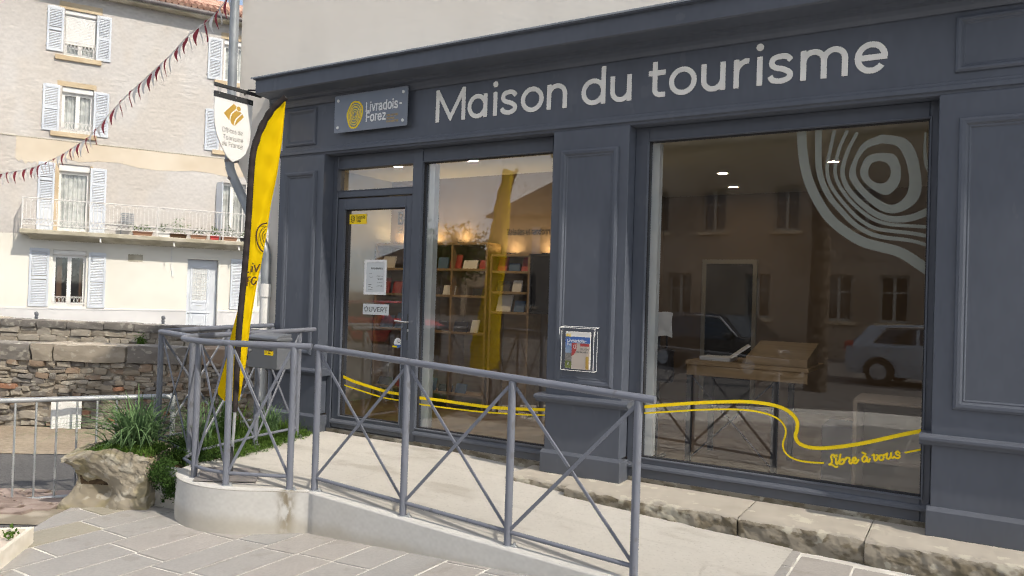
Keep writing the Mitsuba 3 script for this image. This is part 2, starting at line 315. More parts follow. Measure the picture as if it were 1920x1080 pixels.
def leaves(P, size, aspect=2.2, seed=0, up=0.3):
    """many small leaf faces at the points P"""
    r = np.random.default_rng(seed); n = len(P); d = r.normal(size=(n, 3)); d[:, 2] += up; d /= np.linalg.norm(d, axis=1, keepdims=True)
    s = np.cross(d, r.normal(size=(n, 3))); s /= np.linalg.norm(s, axis=1, keepdims=True); L = size * r.uniform(.6, 1.4, (n, 1)); w = L / aspect
    v = np.stack([P, P + d * L * .5 + s * w * .5, P + d * L, P + d * L * .5 - s * w * .5], 1).reshape(-1, 3); k = np.arange(n)[:, None] * 4
    return trimesh.Trimesh(v, np.vstack([k + [0, 1, 2], k + [0, 2, 3]]), process=False)
def blades(base, height, width, seed=0, lean=.5, segs=4, dirs=None):
    """grass blades bending over"""
    r = np.random.default_rng(seed); n = len(base); az = r.uniform(0, 2 * PI, n) if dirs is None else dirs; H = height * r.uniform(.55, 1.15, n); ln = lean * r.uniform(.3, 1.4, n)
    v, f = [], []
    t = np.linspace(0, 1, segs + 1)
    d = np.stack([np.cos(az), np.sin(az), 0 * az], 1); s = np.stack([-np.sin(az + r.uniform(-.8, .8, n)), np.cos(az), 0 * az], 1)
    for k in range(segs + 1):
        c = base + d * (H * ln * t[k] ** 2)[:, None] + np.array([0, 0, 1.]) * (H * (t[k] - .55 * np.minimum(ln, 1.2) * t[k] ** 3))[:, None]
        w = width * (1 - t[k] ** 2) * .5 + .0004
        v.append(np.stack([c - s * w, c + s * w], 1))
    v = np.stack(v, 1).reshape(-1, 3); per = 2 * (segs + 1)
    for k in range(segs):
        b = np.arange(n)[:, None] * per + 2 * k
        f += [b + [0, 1, 3], b + [0, 3, 2]]
    return trimesh.Trimesh(v, np.vstack(f), process=False)
def ground_z(x): return 0.16 * np.clip((np.asarray(x) + 4.2) / 3.0, 0, 1)
# ------------------------------------------------------------------ the ground
W0, WT, WN = np.array([-10.29, -0.417]), np.array([.857, .515]), np.array([.515, -.857])     # foot of the street wall: along, towards us
def step01(a, b, x):
    t = np.clip((np.asarray(x, float) - a) / (b - a), 0, 1); return t * t * (3 - 2 * t)
def Gz(x, y):
    x, y = np.asarray(x, float), np.asarray(y, float); u = (x - W0[0]) * WN[0] + (y - W0[1]) * WN[1]
    return -.15 * (1 - step01(2.9, 4.05, u)) + ground_z(x) - .14 * step01(-7.0, -7.4, y) * step01(-9, -5, x) - .16 * step01(-6.9, -7.4, y) * step01(-4.2, -1.2, x) * np.where(u > 4, 1, 1)
def sheet(xs, ys, dz=0.0, fn=None):
    X, Y = np.meshgrid(xs, ys, indexing='ij'); Z = Gz(X, Y) + dz if fn is None else fn(X, Y)
    v = np.stack([X, Y, Z], -1).reshape(-1, 3); n = len(ys); i, j = np.meshgrid(np.arange(len(xs) - 1), np.arange(n - 1), indexing='ij'); a = (i * n + j).ravel()
    return trimesh.Trimesh(v, np.vstack([np.stack([a, a + n, a + n + 1], 1), np.stack([a, a + n + 1, a + 1], 1)]), process=False)
def strip(u0, u1, t0, t1, dz, wob=0.0, nu=8, nt=40):
    """a strip of ground along the street wall"""
    v = []
    for t in np.linspace(t0, t1, nt):
        for k, u in enumerate(np.linspace(u0, u1, nu)):
            if k in (0, nu - 1): u = u + wob * (meshkit.noise(np.array([t * 2.3, k, 3.])) - .5)
            p = W0 + WT * t + WN * u; v.append((p[0], p[1], float(Gz(*p)) + dz))
    i, j = np.meshgrid(np.arange(nt - 1), np.arange(nu - 1), indexing='ij'); a = (i * nu + j).ravel()
    return trimesh.Trimesh(np.array(v), np.vstack([np.stack([a, a + nu, a + nu + 1], 1), np.stack([a, a + nu + 1, a + 1], 1)]), process=False)
labels['street'] = {'kind': 'structure', 'label': 'grey asphalt street in front of the shop and along the old wall'}
gx = np.unique(np.concatenate([[-250, -120, -60, -35, -25, -18], np.arange(-14, 6.1, .4), [8, 12, 20, 40, 80, 250]])); gy = np.unique(np.concatenate([[-250, -120, -60, -35, -25, -18, -12, -9], np.arange(-7, 3.1, .4), [5, 9, 15, 30, 60, 120, 250]]))
add('street', sheet(gx, gy, -.012), 'asphalt', smooth=True)
labels['verge'] = {'kind': 'structure', 'label': 'strip of bare brown earth at the foot of the old stone wall'}
add('verge', strip(.02, 1.45, -6, 5, -.006, .12), 'verge_earth', smooth=True)
labels['gutter_strip'] = {'kind': 'structure', 'label': 'worn reddish sett strip under the crowd barrier'}
add('gutter_strip', strip(2.84, 4.3, -3, 3.6, -.005, .1), 'lime_mortar', smooth=True)
k = 0
for a in np.arange(2.9, 4.2, .13):
    for t in np.arange(-1.4, 3.2, .24):
        if k >= 200: break
        tt = t + (0.12 if int(round(a / .13)) % 2 else 0) + rng.uniform(-.02, .02); c = W0 + WT * (tt + .11) + WN * (a + .06)
        if c[0] > -5.72 or c[1] < -4: continue
        m = lump(-.105, .105, -.057, .057, -.05, .012, .35, .008, k, 2); A = np.eye(4); A[:2, 0], A[:2, 1] = WT, -WN; A[:3, 3] = (c[0], c[1], float(Gz(*c))); m.apply_transform(A)
        add('gutter_strip__sett', m, 'setts', smooth=50); k += 1

# the paving in front of the ramp: slabs laid in rows square to the shop
ARC = spline([(-5.03, -1.35), (-5.02, -1.56), (-4.90, -1.76), (-4.70, -1.88), (-4.45, -1.915), (-4.2, -1.86), (-3.95, -1.71), (-3.75, -1.575)], 6)
EDGE = [(-5.86, -1.7), (-5.66, -2.02), (-5.50, -2.30), (-5.33, -2.52), (-5.15, -2.78), (-5.0, -3.05), (-4.8, -3.6), (-4.6, -6.4)]
region = Polygon(EDGE + [(7, -6.4), (7, .2), (-5.86, .2)]); hidden = Polygon([tuple(p) for p in ARC] + [(-3.75, -1.56), (-.9, -1.56), (-.9, 0), (-5.03, 0)]).buffer(-.05)
labels['paving'] = {'kind': 'structure', 'label': 'pale grey stone slab paving with white joints in front of the ramp'}
m = ext(region, .05); m = m.subdivide_to_size(.3); m.vertices[:, 2] += ground_z(m.vertices[:, 0]) - .0515; add('paving', m, 'joint_mortar', smooth=False)
near = []
for i, x0 in enumerate(np.arange(-5.8, 1.2, .2945) - .03):
    r = np.random.default_rng(100 + i); y = -.02 - r.uniform(0, .5)
    while y > -4.6:
        L = r.uniform(.42, .62); near.append((x0, y - L, x0 + .2945, y)); y -= L
cells = []
for (x0, y0, x1, y1) in near:
    g = sbox(x0 + .0065, y0 + .0065, x1 - .0065, y1 - .0065).intersection(region)
    if g.is_empty or g.area < .004 or hidden.contains(g): continue
    d = np.linalg.norm(np.array([(x0 + x1) / 2, (y0 + y1) / 2]) - EYE[:2]); ang = math.degrees(math.atan2(-( (x0 + x1) / 2 - EYE[0]), (y0 + y1) / 2 - EYE[1]))
    if ang < -16 or ang > 76: continue
    cells.append((d, g))
cells.sort(key=lambda c: c[0])
for k, (d, g) in enumerate(cells[:300]):
    for gg in getattr(g, 'geoms', [g]):
        top, inn = gg, gg.buffer(-.004, join_style=2)
        if inn.is_empty or inn.geom_type != 'Polygon': continue
        m = trimesh.creation.extrude_polygon(gg, .046, engine='earcut'); m2 = trimesh.creation.extrude_polygon(inn, .05, engine='earcut')
        tw = rng.uniform(-.0008, .0008, 2); mm = cat([m, m2]); c = mm.vertices.mean(0); mm.vertices[:, 2] += ground_z(mm.vertices[:, 0]) - .047 + (mm.vertices[:, 0] - c[0]) * tw[0] * 1.5 + (mm.vertices[:, 1] - c[1]) * tw[1] * 1.5 + rng.uniform(-.0006, .0006)
        tone = 'abc'[rng.integers(3)] if c[0] > -4.75 - .2 * rng.random() or c[1] < -2.75 else 'dda'[rng.integers(3)]
        add('paving__paving_slab', mm, f'paver_stone_{tone}')

# the concrete ramp with its rounded landing
labels['ramp'] = {'kind': 'structure', 'label': 'pale concrete access ramp and landing in front of the door'}
def ramp_z(x): return np.where(np.asarray(x) < -3.75, .30, .30 - .0458 * (np.asarray(x) + 3.75))
land = Polygon([tuple(p) for p in ARC] + [(-3.75, .12), (-5.34, .12), (-5.30, -.25), (-5.16, -.75)])
m = ext(land, .004); m.apply_translation((0, 0, .297)); parts = [m]
xs = np.linspace(-3.75, -.88, 24); ys = [-1.572, -1.2, -.8, -.4, .12]
parts.append(sheet(xs, ys, fn=lambda X, Y: ramp_z(X) + .001 * np.cos(Y * 2))); 
add('ramp', parts, 'ramp_concrete', smooth=False)
# the wall that carries its edge: a thin upstand, rounded on the top
edge = [tuple(p) + (.30,) for p in ARC] + [(x, -1.585, float(ramp_z(x))) for x in np.linspace(-3.70, -.88, 20)]
edge = np.array(edge); v, f = [], []
tn = np.gradient(edge[:, :2], axis=0); tn /= np.linalg.norm(tn, axis=1, keepdims=True); nn = np.stack([tn[:, 1], -tn[:, 0]], 1)
prf = [(.0, -.45), (.0, -.010), (-.003, -.003), (-.010, .002), (-.075, .003), (-.09, .0005), (-.095, -.02)]
for p, n_ in zip(edge, nn):
    for o, h in prf: v.append((p[0] + n_[0] * o, p[1] + n_[1] * o, p[2] + h))
q = len(prf)
for i in range(len(edge) - 1):
    for j in range(q - 1): f.append((i * q + j, (i + 1) * q + j, (i + 1) * q + j + 1, i * q + j + 1))
add('ramp__edge_wall', (np.array(v), np.array(f)), 'wall_concrete', smooth=35)
# the bed beside the landing
labels['flower_bed'] = {'kind': 'structure', 'label': 'raised earth bed between the two railings left of the landing'}
bed = [(-5.85, .1), (-5.85, -1.45), (-5.62, -1.62), (-5.3, -1.68), (-4.98, -1.62), (-5.0, -1.3), (-5.16, -.75), (-5.32, -.2), (-5.34, .1)]
m = ext(Polygon(bed), .41); m.apply_translation((0, 0, -.13)); add('flower_bed', m, 'soil')
wl = np.array([(-5.80, -1.52), (-5.62, -1.66), (-5.3, -1.72), (-4.94, -1.665)]); v = []
add('flower_bed__retaining_wall', ext(LineString(wl).buffer(.035, cap_style=2), .47), 'wall_concrete', M=np.array([[1, 0, 0, 0], [0, 1, 0, 0], [0, 0, 1, -.18], [0, 0, 0, 1.]]))

# ------------------------------------------------------------------ the shop building
B = thing('tourist_office', 'grey painted shopfront of the tourist office under a cream rendered wall', 'building')
wp = Polygon([(-6.62, 8.0), (-6.62, 2.98), (-6.10, 2.24), (-6.10, -.3), (-5.85, -.3), (-5.85, 3.60), (1.3, 3.60), (1.3, -.3), (6, -.3), (6, 8.0)])
wm = ext(wp, .37); wm.apply_transform(facade(.42))
cham = ext(LineString([(-6.07, .40), (-6.59, .95)]).buffer(.03, cap_style=2), 2.62); cham.apply_translation((0, 0, -.3))
lowside = bx(-6.62, -6.40, .92, 6, -.3, 2.98)
corbel = trimesh.convex.convex_hull(np.array([(-6.62, .42, 2.98), (-6.10, .42, 2.24), (-6.62, .98, 2.98), (-6.62, .98, 2.24), (-6.10, .42, 2.98), (-6.45, .98, 2.98)]))
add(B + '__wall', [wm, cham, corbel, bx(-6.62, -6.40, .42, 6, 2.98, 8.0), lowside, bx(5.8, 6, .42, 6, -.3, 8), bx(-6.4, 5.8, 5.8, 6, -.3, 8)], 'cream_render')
add(B + '__roof', [bx(-6.75, 6.3, -.45, 6.3, 8.0, 8.12)], 'gutter_zinc')
Fc = facade(0.0)
cor = [(.06, 3.725), (-.298, 3.694), (-.303, 3.690), (-.303, 3.676), (-.272, 3.674), (-.268, 3.550), (-.255, 3.540), (-.10, 3.530), (-.094, 3.505), (-.045, 3.498), (-.035, 3.47), (-.02, 3.445), (.06, 3.445)]
add(B + '__cornice', [prof_x(cor, -5.99, 2.2)], 'shop_paint')
add(B + '__cornice__flashing', prof_x([(.06, 3.729), (-.30, 3.699), (-.309, 3.697), (-.309, 3.684), (-.305, 3.684), (-.305, 3.692), (.06, 3.724)], -6.02, 2.2), 'pipe_zinc')
add(B + '__fascia', [bx(-5.886, 1.3, 0.0, .30, 2.985, 3.5)], 'shop_paint')
add(B + '__fascia__moulding', prof_x([(.0, 3.03), (-.012, 3.025), (-.014, 3.008), (-.030, 3.0), (-.032, 2.972), (-.018, 2.965), (-.014, 2.95), (.0, 2.945), (.02, 2.945), (.02, 3.03)], -5.90, 1.3), 'shop_paint')
PM = [(0, 0), (.004, .014), (.016, .020), (.030, .018), (.040, .008), (.046, .009), (.052, -.004 + .007), (.060, .0025)]
q0, q1 = at(1790, 138, 0), at(1790, 0, 0)
for x0, x1, z0, z1 in ((-5.83, -5.42, 3.055, 3.42), (q0[0], q0[0] + 1.1, q0[2], 3.42)):
    add(B + '__fascia__panel', ringpanel(x0, x1, z0, z1, PM), 'shop_paint', M=facade(-.0005))
def pilaster(x0, x1, px0, px1, pz0, pz1, lx0, lx1):
    P = numbered(B + '__pilaster')
    add(P, [cbx(x0, x1, -.022, .16, .90, 2.95, .004), cbx(x0 + .004, x1 - .004, -.030, .16, .47, .84, .004)], 'shop_paint')
    add(P + '__panel', ringpanel(px0, px1, pz0, pz1, [(a * 1.25, o * 1.2) for a, o in PM]), 'shop_paint', M=facade(-.0225))
    lp = [(.0, .838), (-.045, .838), (-.058, .846), (-.062, .862), (-.085, .866), (-.090, .874), (-.090, .888), (-.078, .898), (-.03, .904), (.0, .906)]
    add(P + '__ledge', [prof_x(lp, lx0, lx1), bx(lx0 + .004, lx1 - .004, 0, .10, .84, .904)], 'shop_paint')
    add(P + '__plinth', [cbx(x0 - .018, x1 + .018, -.062, .16, .30, .455, .004), prof_x([(.0, .455), (-.058, .455), (-.034, .474), (0, .474)], x0 - .014, x1 + .014)], 'shop_paint')
pilaster(-5.886, -5.285, -5.80, -5.37, 1.03, 2.80, -5.95, -5.22)
pilaster(-2.812, -2.178, -2.74, -2.25, .985, 2.80, -2.885, -2.105)
pilaster(-.175, 1.30, -.07, 1.16, 1.06, 2.80, -.235, 1.35)
for x0, x1 in ((-5.285, -2.812), (-2.178, -.175)): add(B + '__soffit', bx(x0, x1, .0, .24, 2.950, 2.984), 'shop_paint')
GY, FY = .15, .105
def member(x0, x1, z0, z1, y0=FY, y1=.20, c=.006): return cbx(x0, x1, y0, y1, z0, z1, c)
def rebate(x0, x1, z0, z1, y=FY, w=.014, d=.010, r=0.0):
    return ringpanel(x0 - w, x1 + w, z0 - w, z1 + w, [(0, 0), (.003, d), (w - .003, d), (w, -.03)], fill=False), y
def pane(key, x0, x1, z0, z1, g=.006):
    add(key, bx(x0 - g, x1 + g, GY - .0005, GY + .0005, z0 - g, z1 + g) if False else (np.array([(x0 - g, GY, z0 - g), (x1 + g, GY, z0 - g), (x1 + g, GY, z1 + g), (x0 - g, GY, z1 + g)]), np.array([(0, 1, 2, 3)])), 'glass')
drip = lambda z: [(FY + .01, z + .028), (FY - .012, z + .024), (FY - .030, z + .008), (FY - .032, z - .006), (FY - .022, z - .012), (FY + .01, z - .012)]
# bay with the door and the narrow window
D = B + '__door'
add(B + '__door_frame', [member(-5.285, -5.222, .33, 2.95), member(-4.300, -4.196, .33, 2.95, FY - .012), member(-5.222, -4.30, 2.545, 2.612), member(-5.222, -4.30, 2.822, 2.95)], 'shop_paint')
add(D, [member(-5.215, -5.115, .345, 2.535, FY + .006), member(-4.385, -4.306, .345, 2.535, FY + .006), member(-5.115, -4.385, 2.428, 2.535, FY + .006), member(-5.115, -4.385, .345, .468, FY + .006)], 'shop_paint')
for a in ((-5.115, -4.385, .468, 2.428), ):
    r_, y_ = rebate(*a, y=FY + .006); add(D + '__glazing_bead', r_, 'shop_paint', M=facade(y_)); pane(D + '__pane', *a)
    add(D + '__gasket', ringpanel(a[0], a[1], a[2], a[3], [(0, .026), (.006, .026), (.008, .004)], fill=False), 'black_steel', M=facade(GY))
add(D + '__kick_rail', prof_x(drip(.405), -5.20, -4.32), 'shop_paint')
hp = at(767, 604, FY); hz = hp[2]
add(D + '__lock_plate', [cbx(hp[0] - .022, hp[0] + .022, FY - .006, FY + .007, hz - .16, hz + .075, .003)], 'dark_iron')
add(D + '__handle', [tube([(hp[0], FY, hz), (hp[0], FY - .05, hz), (hp[0] - .03, FY - .055, hz), (hp[0] - .125, FY - .052, hz + .008)], .009, 8)], 'steel', smooth=40)
add(D + '__lock', [tube([(hp[0], FY, hz - .075), (hp[0], FY - .012, hz - .075)], .014, 10)], 'steel', smooth=40)
Tn = B + '__transom_window'
add(Tn, ringpanel(-5.232, -4.29, 2.602, 2.832, [(0, 0), (.003, .008), (.010, .008), (.014, -.03)], fill=False), 'shop_paint', M=facade(FY))
pane(Tn + '__pane', -5.222, -4.300, 2.612, 2.822)
Wn = B + '__window'
add(Wn, [member(-4.196, -4.196 + .006, .33, 2.82), member(-2.880, -2.812, .33, 2.95), member(-4.196, -2.88, 2.822, 2.95), member(-4.196, -2.88, .33, .455)], 'shop_paint')
a = (-4.190, -2.880, .455, 2.822); r_, y_ = rebate(*a); add(Wn + '__glazing_bead', r_, 'shop_paint', M=facade(y_)); pane(Wn + '__pane', *a)
add(Wn + '__gasket', ringpanel(*a, [(0, .026), (.006, .026), (.008, .004)], fill=False), 'black_steel', M=facade(GY))
add(Wn + '__sill', prof_x(drip(.405), -4.20, -2.83), 'shop_paint')
add(Wn + '__inner_jamb', bx(-4.188, -4.115, GY + .03, GY + .10, .45, 2.82), 'pale_gasket')
Wd = B + '__window'; Wd = numbered(Wd)
add(Wd, [member(-2.178, -2.070, .33, 2.95), member(-.228, -.175, .33, 2.95), member(-2.070, -.228, 2.842, 2.95), member(-2.070, -.228, .33, .485)], 'shop_paint')
a = (-2.070, -.228, .485, 2.842); r_, y_ = rebate(*a); add(Wd + '__glazing_bead', r_, 'shop_paint', M=facade(y_)); pane(Wd + '__pane', *a)
add(Wd + '__gasket', ringpanel(*a, [(0, .026), (.006, .026), (.008, .004)], fill=False), 'black_steel', M=facade(GY))
add(Wd + '__sill', prof_x(drip(.415), -2.175, -.178), 'shop_paint')
add(Wd + '__inner_jamb', bx(-2.068, -2.010, GY + .03, GY + .10, .485, 2.84), 'pale_gasket')
labels[D] = {'label': 'grey glazed shop door'}
# the stones under the shopfront
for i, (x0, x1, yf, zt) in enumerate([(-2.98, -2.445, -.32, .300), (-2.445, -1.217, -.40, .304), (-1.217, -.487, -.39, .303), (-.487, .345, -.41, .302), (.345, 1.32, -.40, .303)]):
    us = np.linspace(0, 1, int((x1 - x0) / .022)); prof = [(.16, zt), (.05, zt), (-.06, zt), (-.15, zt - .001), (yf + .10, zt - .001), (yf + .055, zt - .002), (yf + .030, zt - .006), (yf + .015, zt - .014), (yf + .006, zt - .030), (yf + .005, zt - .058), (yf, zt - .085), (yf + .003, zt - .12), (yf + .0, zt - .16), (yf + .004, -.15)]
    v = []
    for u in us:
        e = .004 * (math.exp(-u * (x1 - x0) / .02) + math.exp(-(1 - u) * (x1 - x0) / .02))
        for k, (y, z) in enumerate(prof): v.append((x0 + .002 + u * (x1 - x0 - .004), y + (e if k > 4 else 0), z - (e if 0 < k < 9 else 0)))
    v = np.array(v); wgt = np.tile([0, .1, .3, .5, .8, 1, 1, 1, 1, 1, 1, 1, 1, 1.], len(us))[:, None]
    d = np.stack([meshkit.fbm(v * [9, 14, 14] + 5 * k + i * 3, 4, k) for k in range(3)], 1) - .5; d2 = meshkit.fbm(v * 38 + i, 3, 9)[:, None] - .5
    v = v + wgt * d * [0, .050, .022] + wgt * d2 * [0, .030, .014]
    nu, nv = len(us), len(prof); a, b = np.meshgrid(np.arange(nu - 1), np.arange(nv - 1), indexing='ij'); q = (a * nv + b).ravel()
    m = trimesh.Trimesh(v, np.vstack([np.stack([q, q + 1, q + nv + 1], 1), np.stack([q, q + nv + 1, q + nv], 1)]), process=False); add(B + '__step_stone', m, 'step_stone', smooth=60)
add(B + '__footing', [bx(-5.88, 1.3, .10, .30, -.1, .335)], 'step_stone')
# the room behind the glass
add(B + '__room_floor', bx(-6.40, 5.8, .20, 5.8, .30, .335), 'room_floor')
add(B + '__room_ceiling', bx(-6.40, 5.8, .24, 5.8, 3.06, 3.12), 'room_ceiling')
add(B + '__room_wall', [bx(-6.40, -3.55, 2.20, 2.28, .335, 3.06), bx(-3.63, -3.55, 2.28, 5.7, .335, 3.06), bx(-3.55, 1.5, 4.6, 4.68, .335, 3.06), bx(1.25, 1.33, .42, 4.6, .335, 3.06)], 'room_paint')
add(B + '__room_wall', [bx(-6.38, -6.32, .80, 2.2, .335, 3.06), bx(-5.95, -5.89, .24, .46, .335, 3.06), cat([ext(LineString([(-5.92, .44), (-6.36, .84)]).buffer(.02, cap_style=2), 2.72)]).apply_translation((0, 0, .335))], 'room_grey')

# lettering on the fascia, drawn with a round pen
def arc(cx, cy, rx, ry, a0, a1, n=28):
    t = np.radians(np.linspace(a0, a1, n)); return np.stack([cx + rx * np.cos(t), cy + ry * np.sin(t)], 1)
def glyph(ch, w, xh=.198, cap=.278, s=.037):
    h = s / 2; L = lambda p, c=2: LineString(p).buffer(h, cap_style=c, join_style=2, mitre_limit=3)
    if ch == 'M': return unary_union([L([(h, 0), (h, cap)]), L([(w - h, 0), (w - h, cap)]), LineString([(h * .6, cap), (w / 2, .03), (w - h * .6, cap)]).buffer(h * .95, cap_style=2, join_style=2)]).intersection(sbox(0, 0, w, cap))
    if ch == 'i': return unary_union([L([(w / 2, 0), (w / 2, xh)]), Point(w / 2, .262).buffer(.025)])
    o = L(arc(w / 2, xh / 2, w / 2 - h, xh / 2 - h + .003, 0, 360, 64), 1)
    if ch == 'o': return o
    if ch == 'a': return unary_union([o, L([(w - h, 0), (w - h, xh)])])
    if ch == 'd': return unary_union([o, L([(w - h, 0), (w - h, .285)])])
    if ch == 'e':
        g = L(np.vstack([arc(w / 2, xh / 2, w / 2 - h, xh / 2 - h + .003, 0, 322, 60)])); return unary_union([g, L([(h, xh / 2), (w - h * .2, xh / 2)])])
    if ch == 'n': return unary_union([L([(h, 0), (h, xh)]), L(np.vstack([[(h, xh * .45)], arc(w / 2, xh * .58, w / 2 - h, xh * .42 - h + .003, 180, 0), [(w - h, 0)]]))])
    if ch == 'u': return unary_union([L([(w - h, 0), (w - h, xh)]), L(np.vstack([[(h, xh)], arc(w / 2, xh * .42, w / 2 - h, xh * .42 - h + .003, 180, 360)]))])
    if ch == 'm':
        q = (w - s) / 2; g = [L([(h, 0), (h, xh)])]
        for k in (0, 1): g.append(L(np.vstack([[(h + k * q, xh * .45)], arc(h + k * q + q / 2, xh * .6, q / 2, xh * .4 - h + .003, 180, 0), [(h + k * q + q, 0)]])))
        return unary_union(g)
    if ch == 'r': return unary_union([L([(h, 0), (h, xh)]), L(np.vstack([[(h, xh * .4)], arc(w * .86, xh * .52, w * .86 - h, xh * .48 - h + .002, 180, 82, 14)]))])
    if ch == 't': return unary_union([L(np.vstack([[(w * .38, .262)], [(w * .38, .06)], arc(w * .38 + .042, .058, .042, .058 - h, 180, 268, 12), [(w, h)]])), L([(0, xh - h), (w, xh - h)])])
    if ch == 's': return L(spline([(w * .92, xh * .76), (w * .74, xh * .90), (w * .48, xh - h + .003), (w * .2, xh * .86), (w * .13, xh * .68), (w * .3, xh * .55), (w * .62, xh * .47), (w * .86, xh * .34), (w * .86, xh * .19), (w * .65, xh * .095), (w * .42, h - .002), (w * .17, xh * .14), (w * .06, xh * .28)], 5), 2)
S = B + '__sign_lettering'
labels[S] = {'label': 'pale beige sign lettering on the grey fascia'}
ends = [('M', 38, 155), ('a', 165, 243), ('i', 262, 288), ('s', 298, 362), ('o', 378, 468), ('n', 482, 562), ('d', 620, 716), ('u', 735, 820), ('t', 888, 955), ('o', 970, 1080), ('u', 1098, 1195), ('r', 1228, 1292), ('i', 1318, 1346), ('s', 1368, 1465), ('m', 1495, 1685), ('e', 1712, 1845)]
for ch, a, b in ends:
    ya = 30 + (425 - (a - 38) * .115) / 2.133 - 25; xa, xb = at(800 + a / 2.133, ya, 0)[0], at(800 + b / 2.133, ya, 0)[0]
    m = ext(glyph(ch, xb - xa), .004); m.apply_translation((xa, 3.137, 0)); m.apply_transform(facade(-.0005)); add(S + '__letter', m, 'sign_letter')
# ------------------------------------------------------------------ railings
def railing(label, posts, base, top, hand, bottoms, xs, foot=True, bot=.085, group=None):
    """posts: [(x, y)], base(x, y) and top(x, y) heights; hand: handrail points; bottoms: [(points)] bottom rails; xs: [(i, j)] braced bays"""
    R = thing('railing', label, 'railing', group)
    add(R + '__handrail', tube(hand, .0215, 14), 'rail_paint', smooth=40)
    for k, (x, y) in enumerate(posts):
        z0, z1 = base(x, y), top(x, y)
        P = add(R + '__post', tube([(x, y, z0 - .03), (x, y, z1 - .024), (x, y, z1 - .012)], [.0225, .0225, .014], 14), 'rail_paint', smooth=40)
        if foot:
            add(P + '__foot', [tube([(x, y, z0 - .02), (x, y, z0 + .005)], .034, 12), cbx(x + .026, x + .062, y - .012, y + .012, z0 - .01, z0 + .012, .003), tube([(x + .045, y, z0), (x + .045, y, z0 + .026)], .009, 6)], 'galvanised', smooth=35)
    for b in bottoms: add(R + '__bottom_rail', tube(b, .0125, 10), 'rail_paint', smooth=40)
    for i, j in xs:
        a, c = np.array(posts[i]), np.array(posts[j]); d = (c - a) / np.linalg.norm(c - a); s = np.array([-d[1], d[0]]) * .007
        p, q = a + d * .018, c - d * .018
        lo = lambda w: base(*w) + bot + .012; hi = lambda w: top(*w) - .05
        add(R + '__brace', flatbar((*(p + s), hi(p)), (*(q + s), lo(q)), .021, .008), 'rail_paint'); add(R + '__brace', flatbar((*(p - s), lo(p)), (*(q - s), hi(q)), .021, .008), 'rail_paint')
    return R
RY = -1.528
px_ = [-3.75, -2.985, -2.220, -1.455]
topz = lambda x, y=0: 1.262 - .0503 * (x + 3.75)
railing('long sloping grey steel railing with crossed braces along the ramp', [(x, RY) for x in px_], lambda x, y: float(ramp_z(x)), topz, [(-3.785, RY, topz(-3.785)), (-1.365, RY, topz(-1.365))],
        [[(px_[0], RY, .386), (px_[3], RY, .272)]], [(0, 1), (1, 2), (2, 3)])
L0 = lambda x, y: .30
LT = lambda x, y: 1.283
curve = spline([(-4.315, -1.795), (-4.50, -1.825), (-4.68, -1.815), (-4.86, -1.765), (-4.98, -1.665), (-5.045, -1.55), (-5.085, -1.40)], 6)
hand = [(-3.795, -1.552, 1.27), (-3.905, -1.605, 1.27)] + [(x, y, 1.27) for x, y in curve] + [(-5.255, -.10, 1.283)]
bc = spline([(-4.315, -1.795), (-4.50, -1.815), (-4.66, -1.785)], 5)
railing('short grey railing curving round the corner of the landing, behind the feather flag', [(-3.905, -1.605), (-4.315, -1.795), (-4.665, -1.785), (-5.06, -1.50), (-5.20, -.80), (-5.25, -.29)], L0, LT, hand,
        [[(-3.905, -1.605, .385), (-4.315, -1.795, .385)], [(x, y, .385) for x, y in bc], [(-4.665, -1.785, .385), (-4.9, -1.70, .385), (-5.06, -1.50, .385)], [(-5.06, -1.50, .385), (-5.20, -.80, .385)], [(-5.20, -.80, .385), (-5.25, -.29, .385)]], [(0, 1), (1, 2), (2, 3), (3, 4), (4, 5)])
railing('grey railing at the far side of the planted bed, standing next to the letter box', [(-5.06, -1.545), (-5.725, -1.36), (-5.85, -.60), (-5.90, -.04)], lambda x, y: .27, LT, [(-5.05, -1.56, 1.268), (-5.715, -1.375, 1.268), (-5.735, -1.35, 1.268), (-5.85, -.60, 1.285), (-5.91, .02, 1.29)],
        [[(-5.06, -1.545, .385), (-5.725, -1.36, .385)], [(-5.725, -1.36, .385), (-5.85, -.60, .385)], [(-5.85, -.60, .385), (-5.90, -.04, .385)]], [(0, 1), (1, 2), (2, 3)], foot=False)

# ------------------------------------------------------------------ feather flag
FB = np.array([-4.475, -1.63]); RH = np.array([cos(YAW), sin(YAW), 0.0]); WH = np.array([-sin(YAW), cos(YAW), 0.0])
def cp(px, py, back=0.0):
    """a point of the upright plane through the flag's foot, measured off the photograph; back: metres behind that plane"""
    d = CR * (px - 960) / FOC - CU * (py - 540) / FOC + _f; o = np.array([FB[0], FB[1], 0]) + WH * back
    return EYE + d * (((o - EYE) @ WH) / (d @ WH))
Fg = thing('feather_flag', 'tall yellow feather flag with black sleeve on a square plate on the landing', 'flag')
sl = spline([(433, 880), (440.5, 770), (445, 680), (449, 610), (460.5, 485), (466.5, 400), (473, 300), (482, 260), (497, 226), (515, 200), (536, 182)], 6)
pole = np.array([cp(*p) for p in sl])
add(Fg + '__pole', tube(np.vstack([[FB[0], FB[1], .31], pole]), .011, 8), 'galvanised', smooth=40)
slv = np.array([cp(*p) for p in spline([(440.5, 772), (445, 680), (449, 610), (460.5, 485), (466.5, 400), (473, 300), (482, 260), (497, 226), (515, 200), (536, 182)], 6)])
rr = np.interp(np.arange(len(slv)), [0, 6, len(slv) - 12, len(slv)], [.018, .021, .023, .02])
rr = rr * (1 + .12 * np.sin(np.arange(len(slv)) * 1.3) * (np.arange(len(slv)) > 34))
sv = tube(slv, rr, 12); add(Fg + '__sleeve', sv, 'black_cloth', smooth=50)
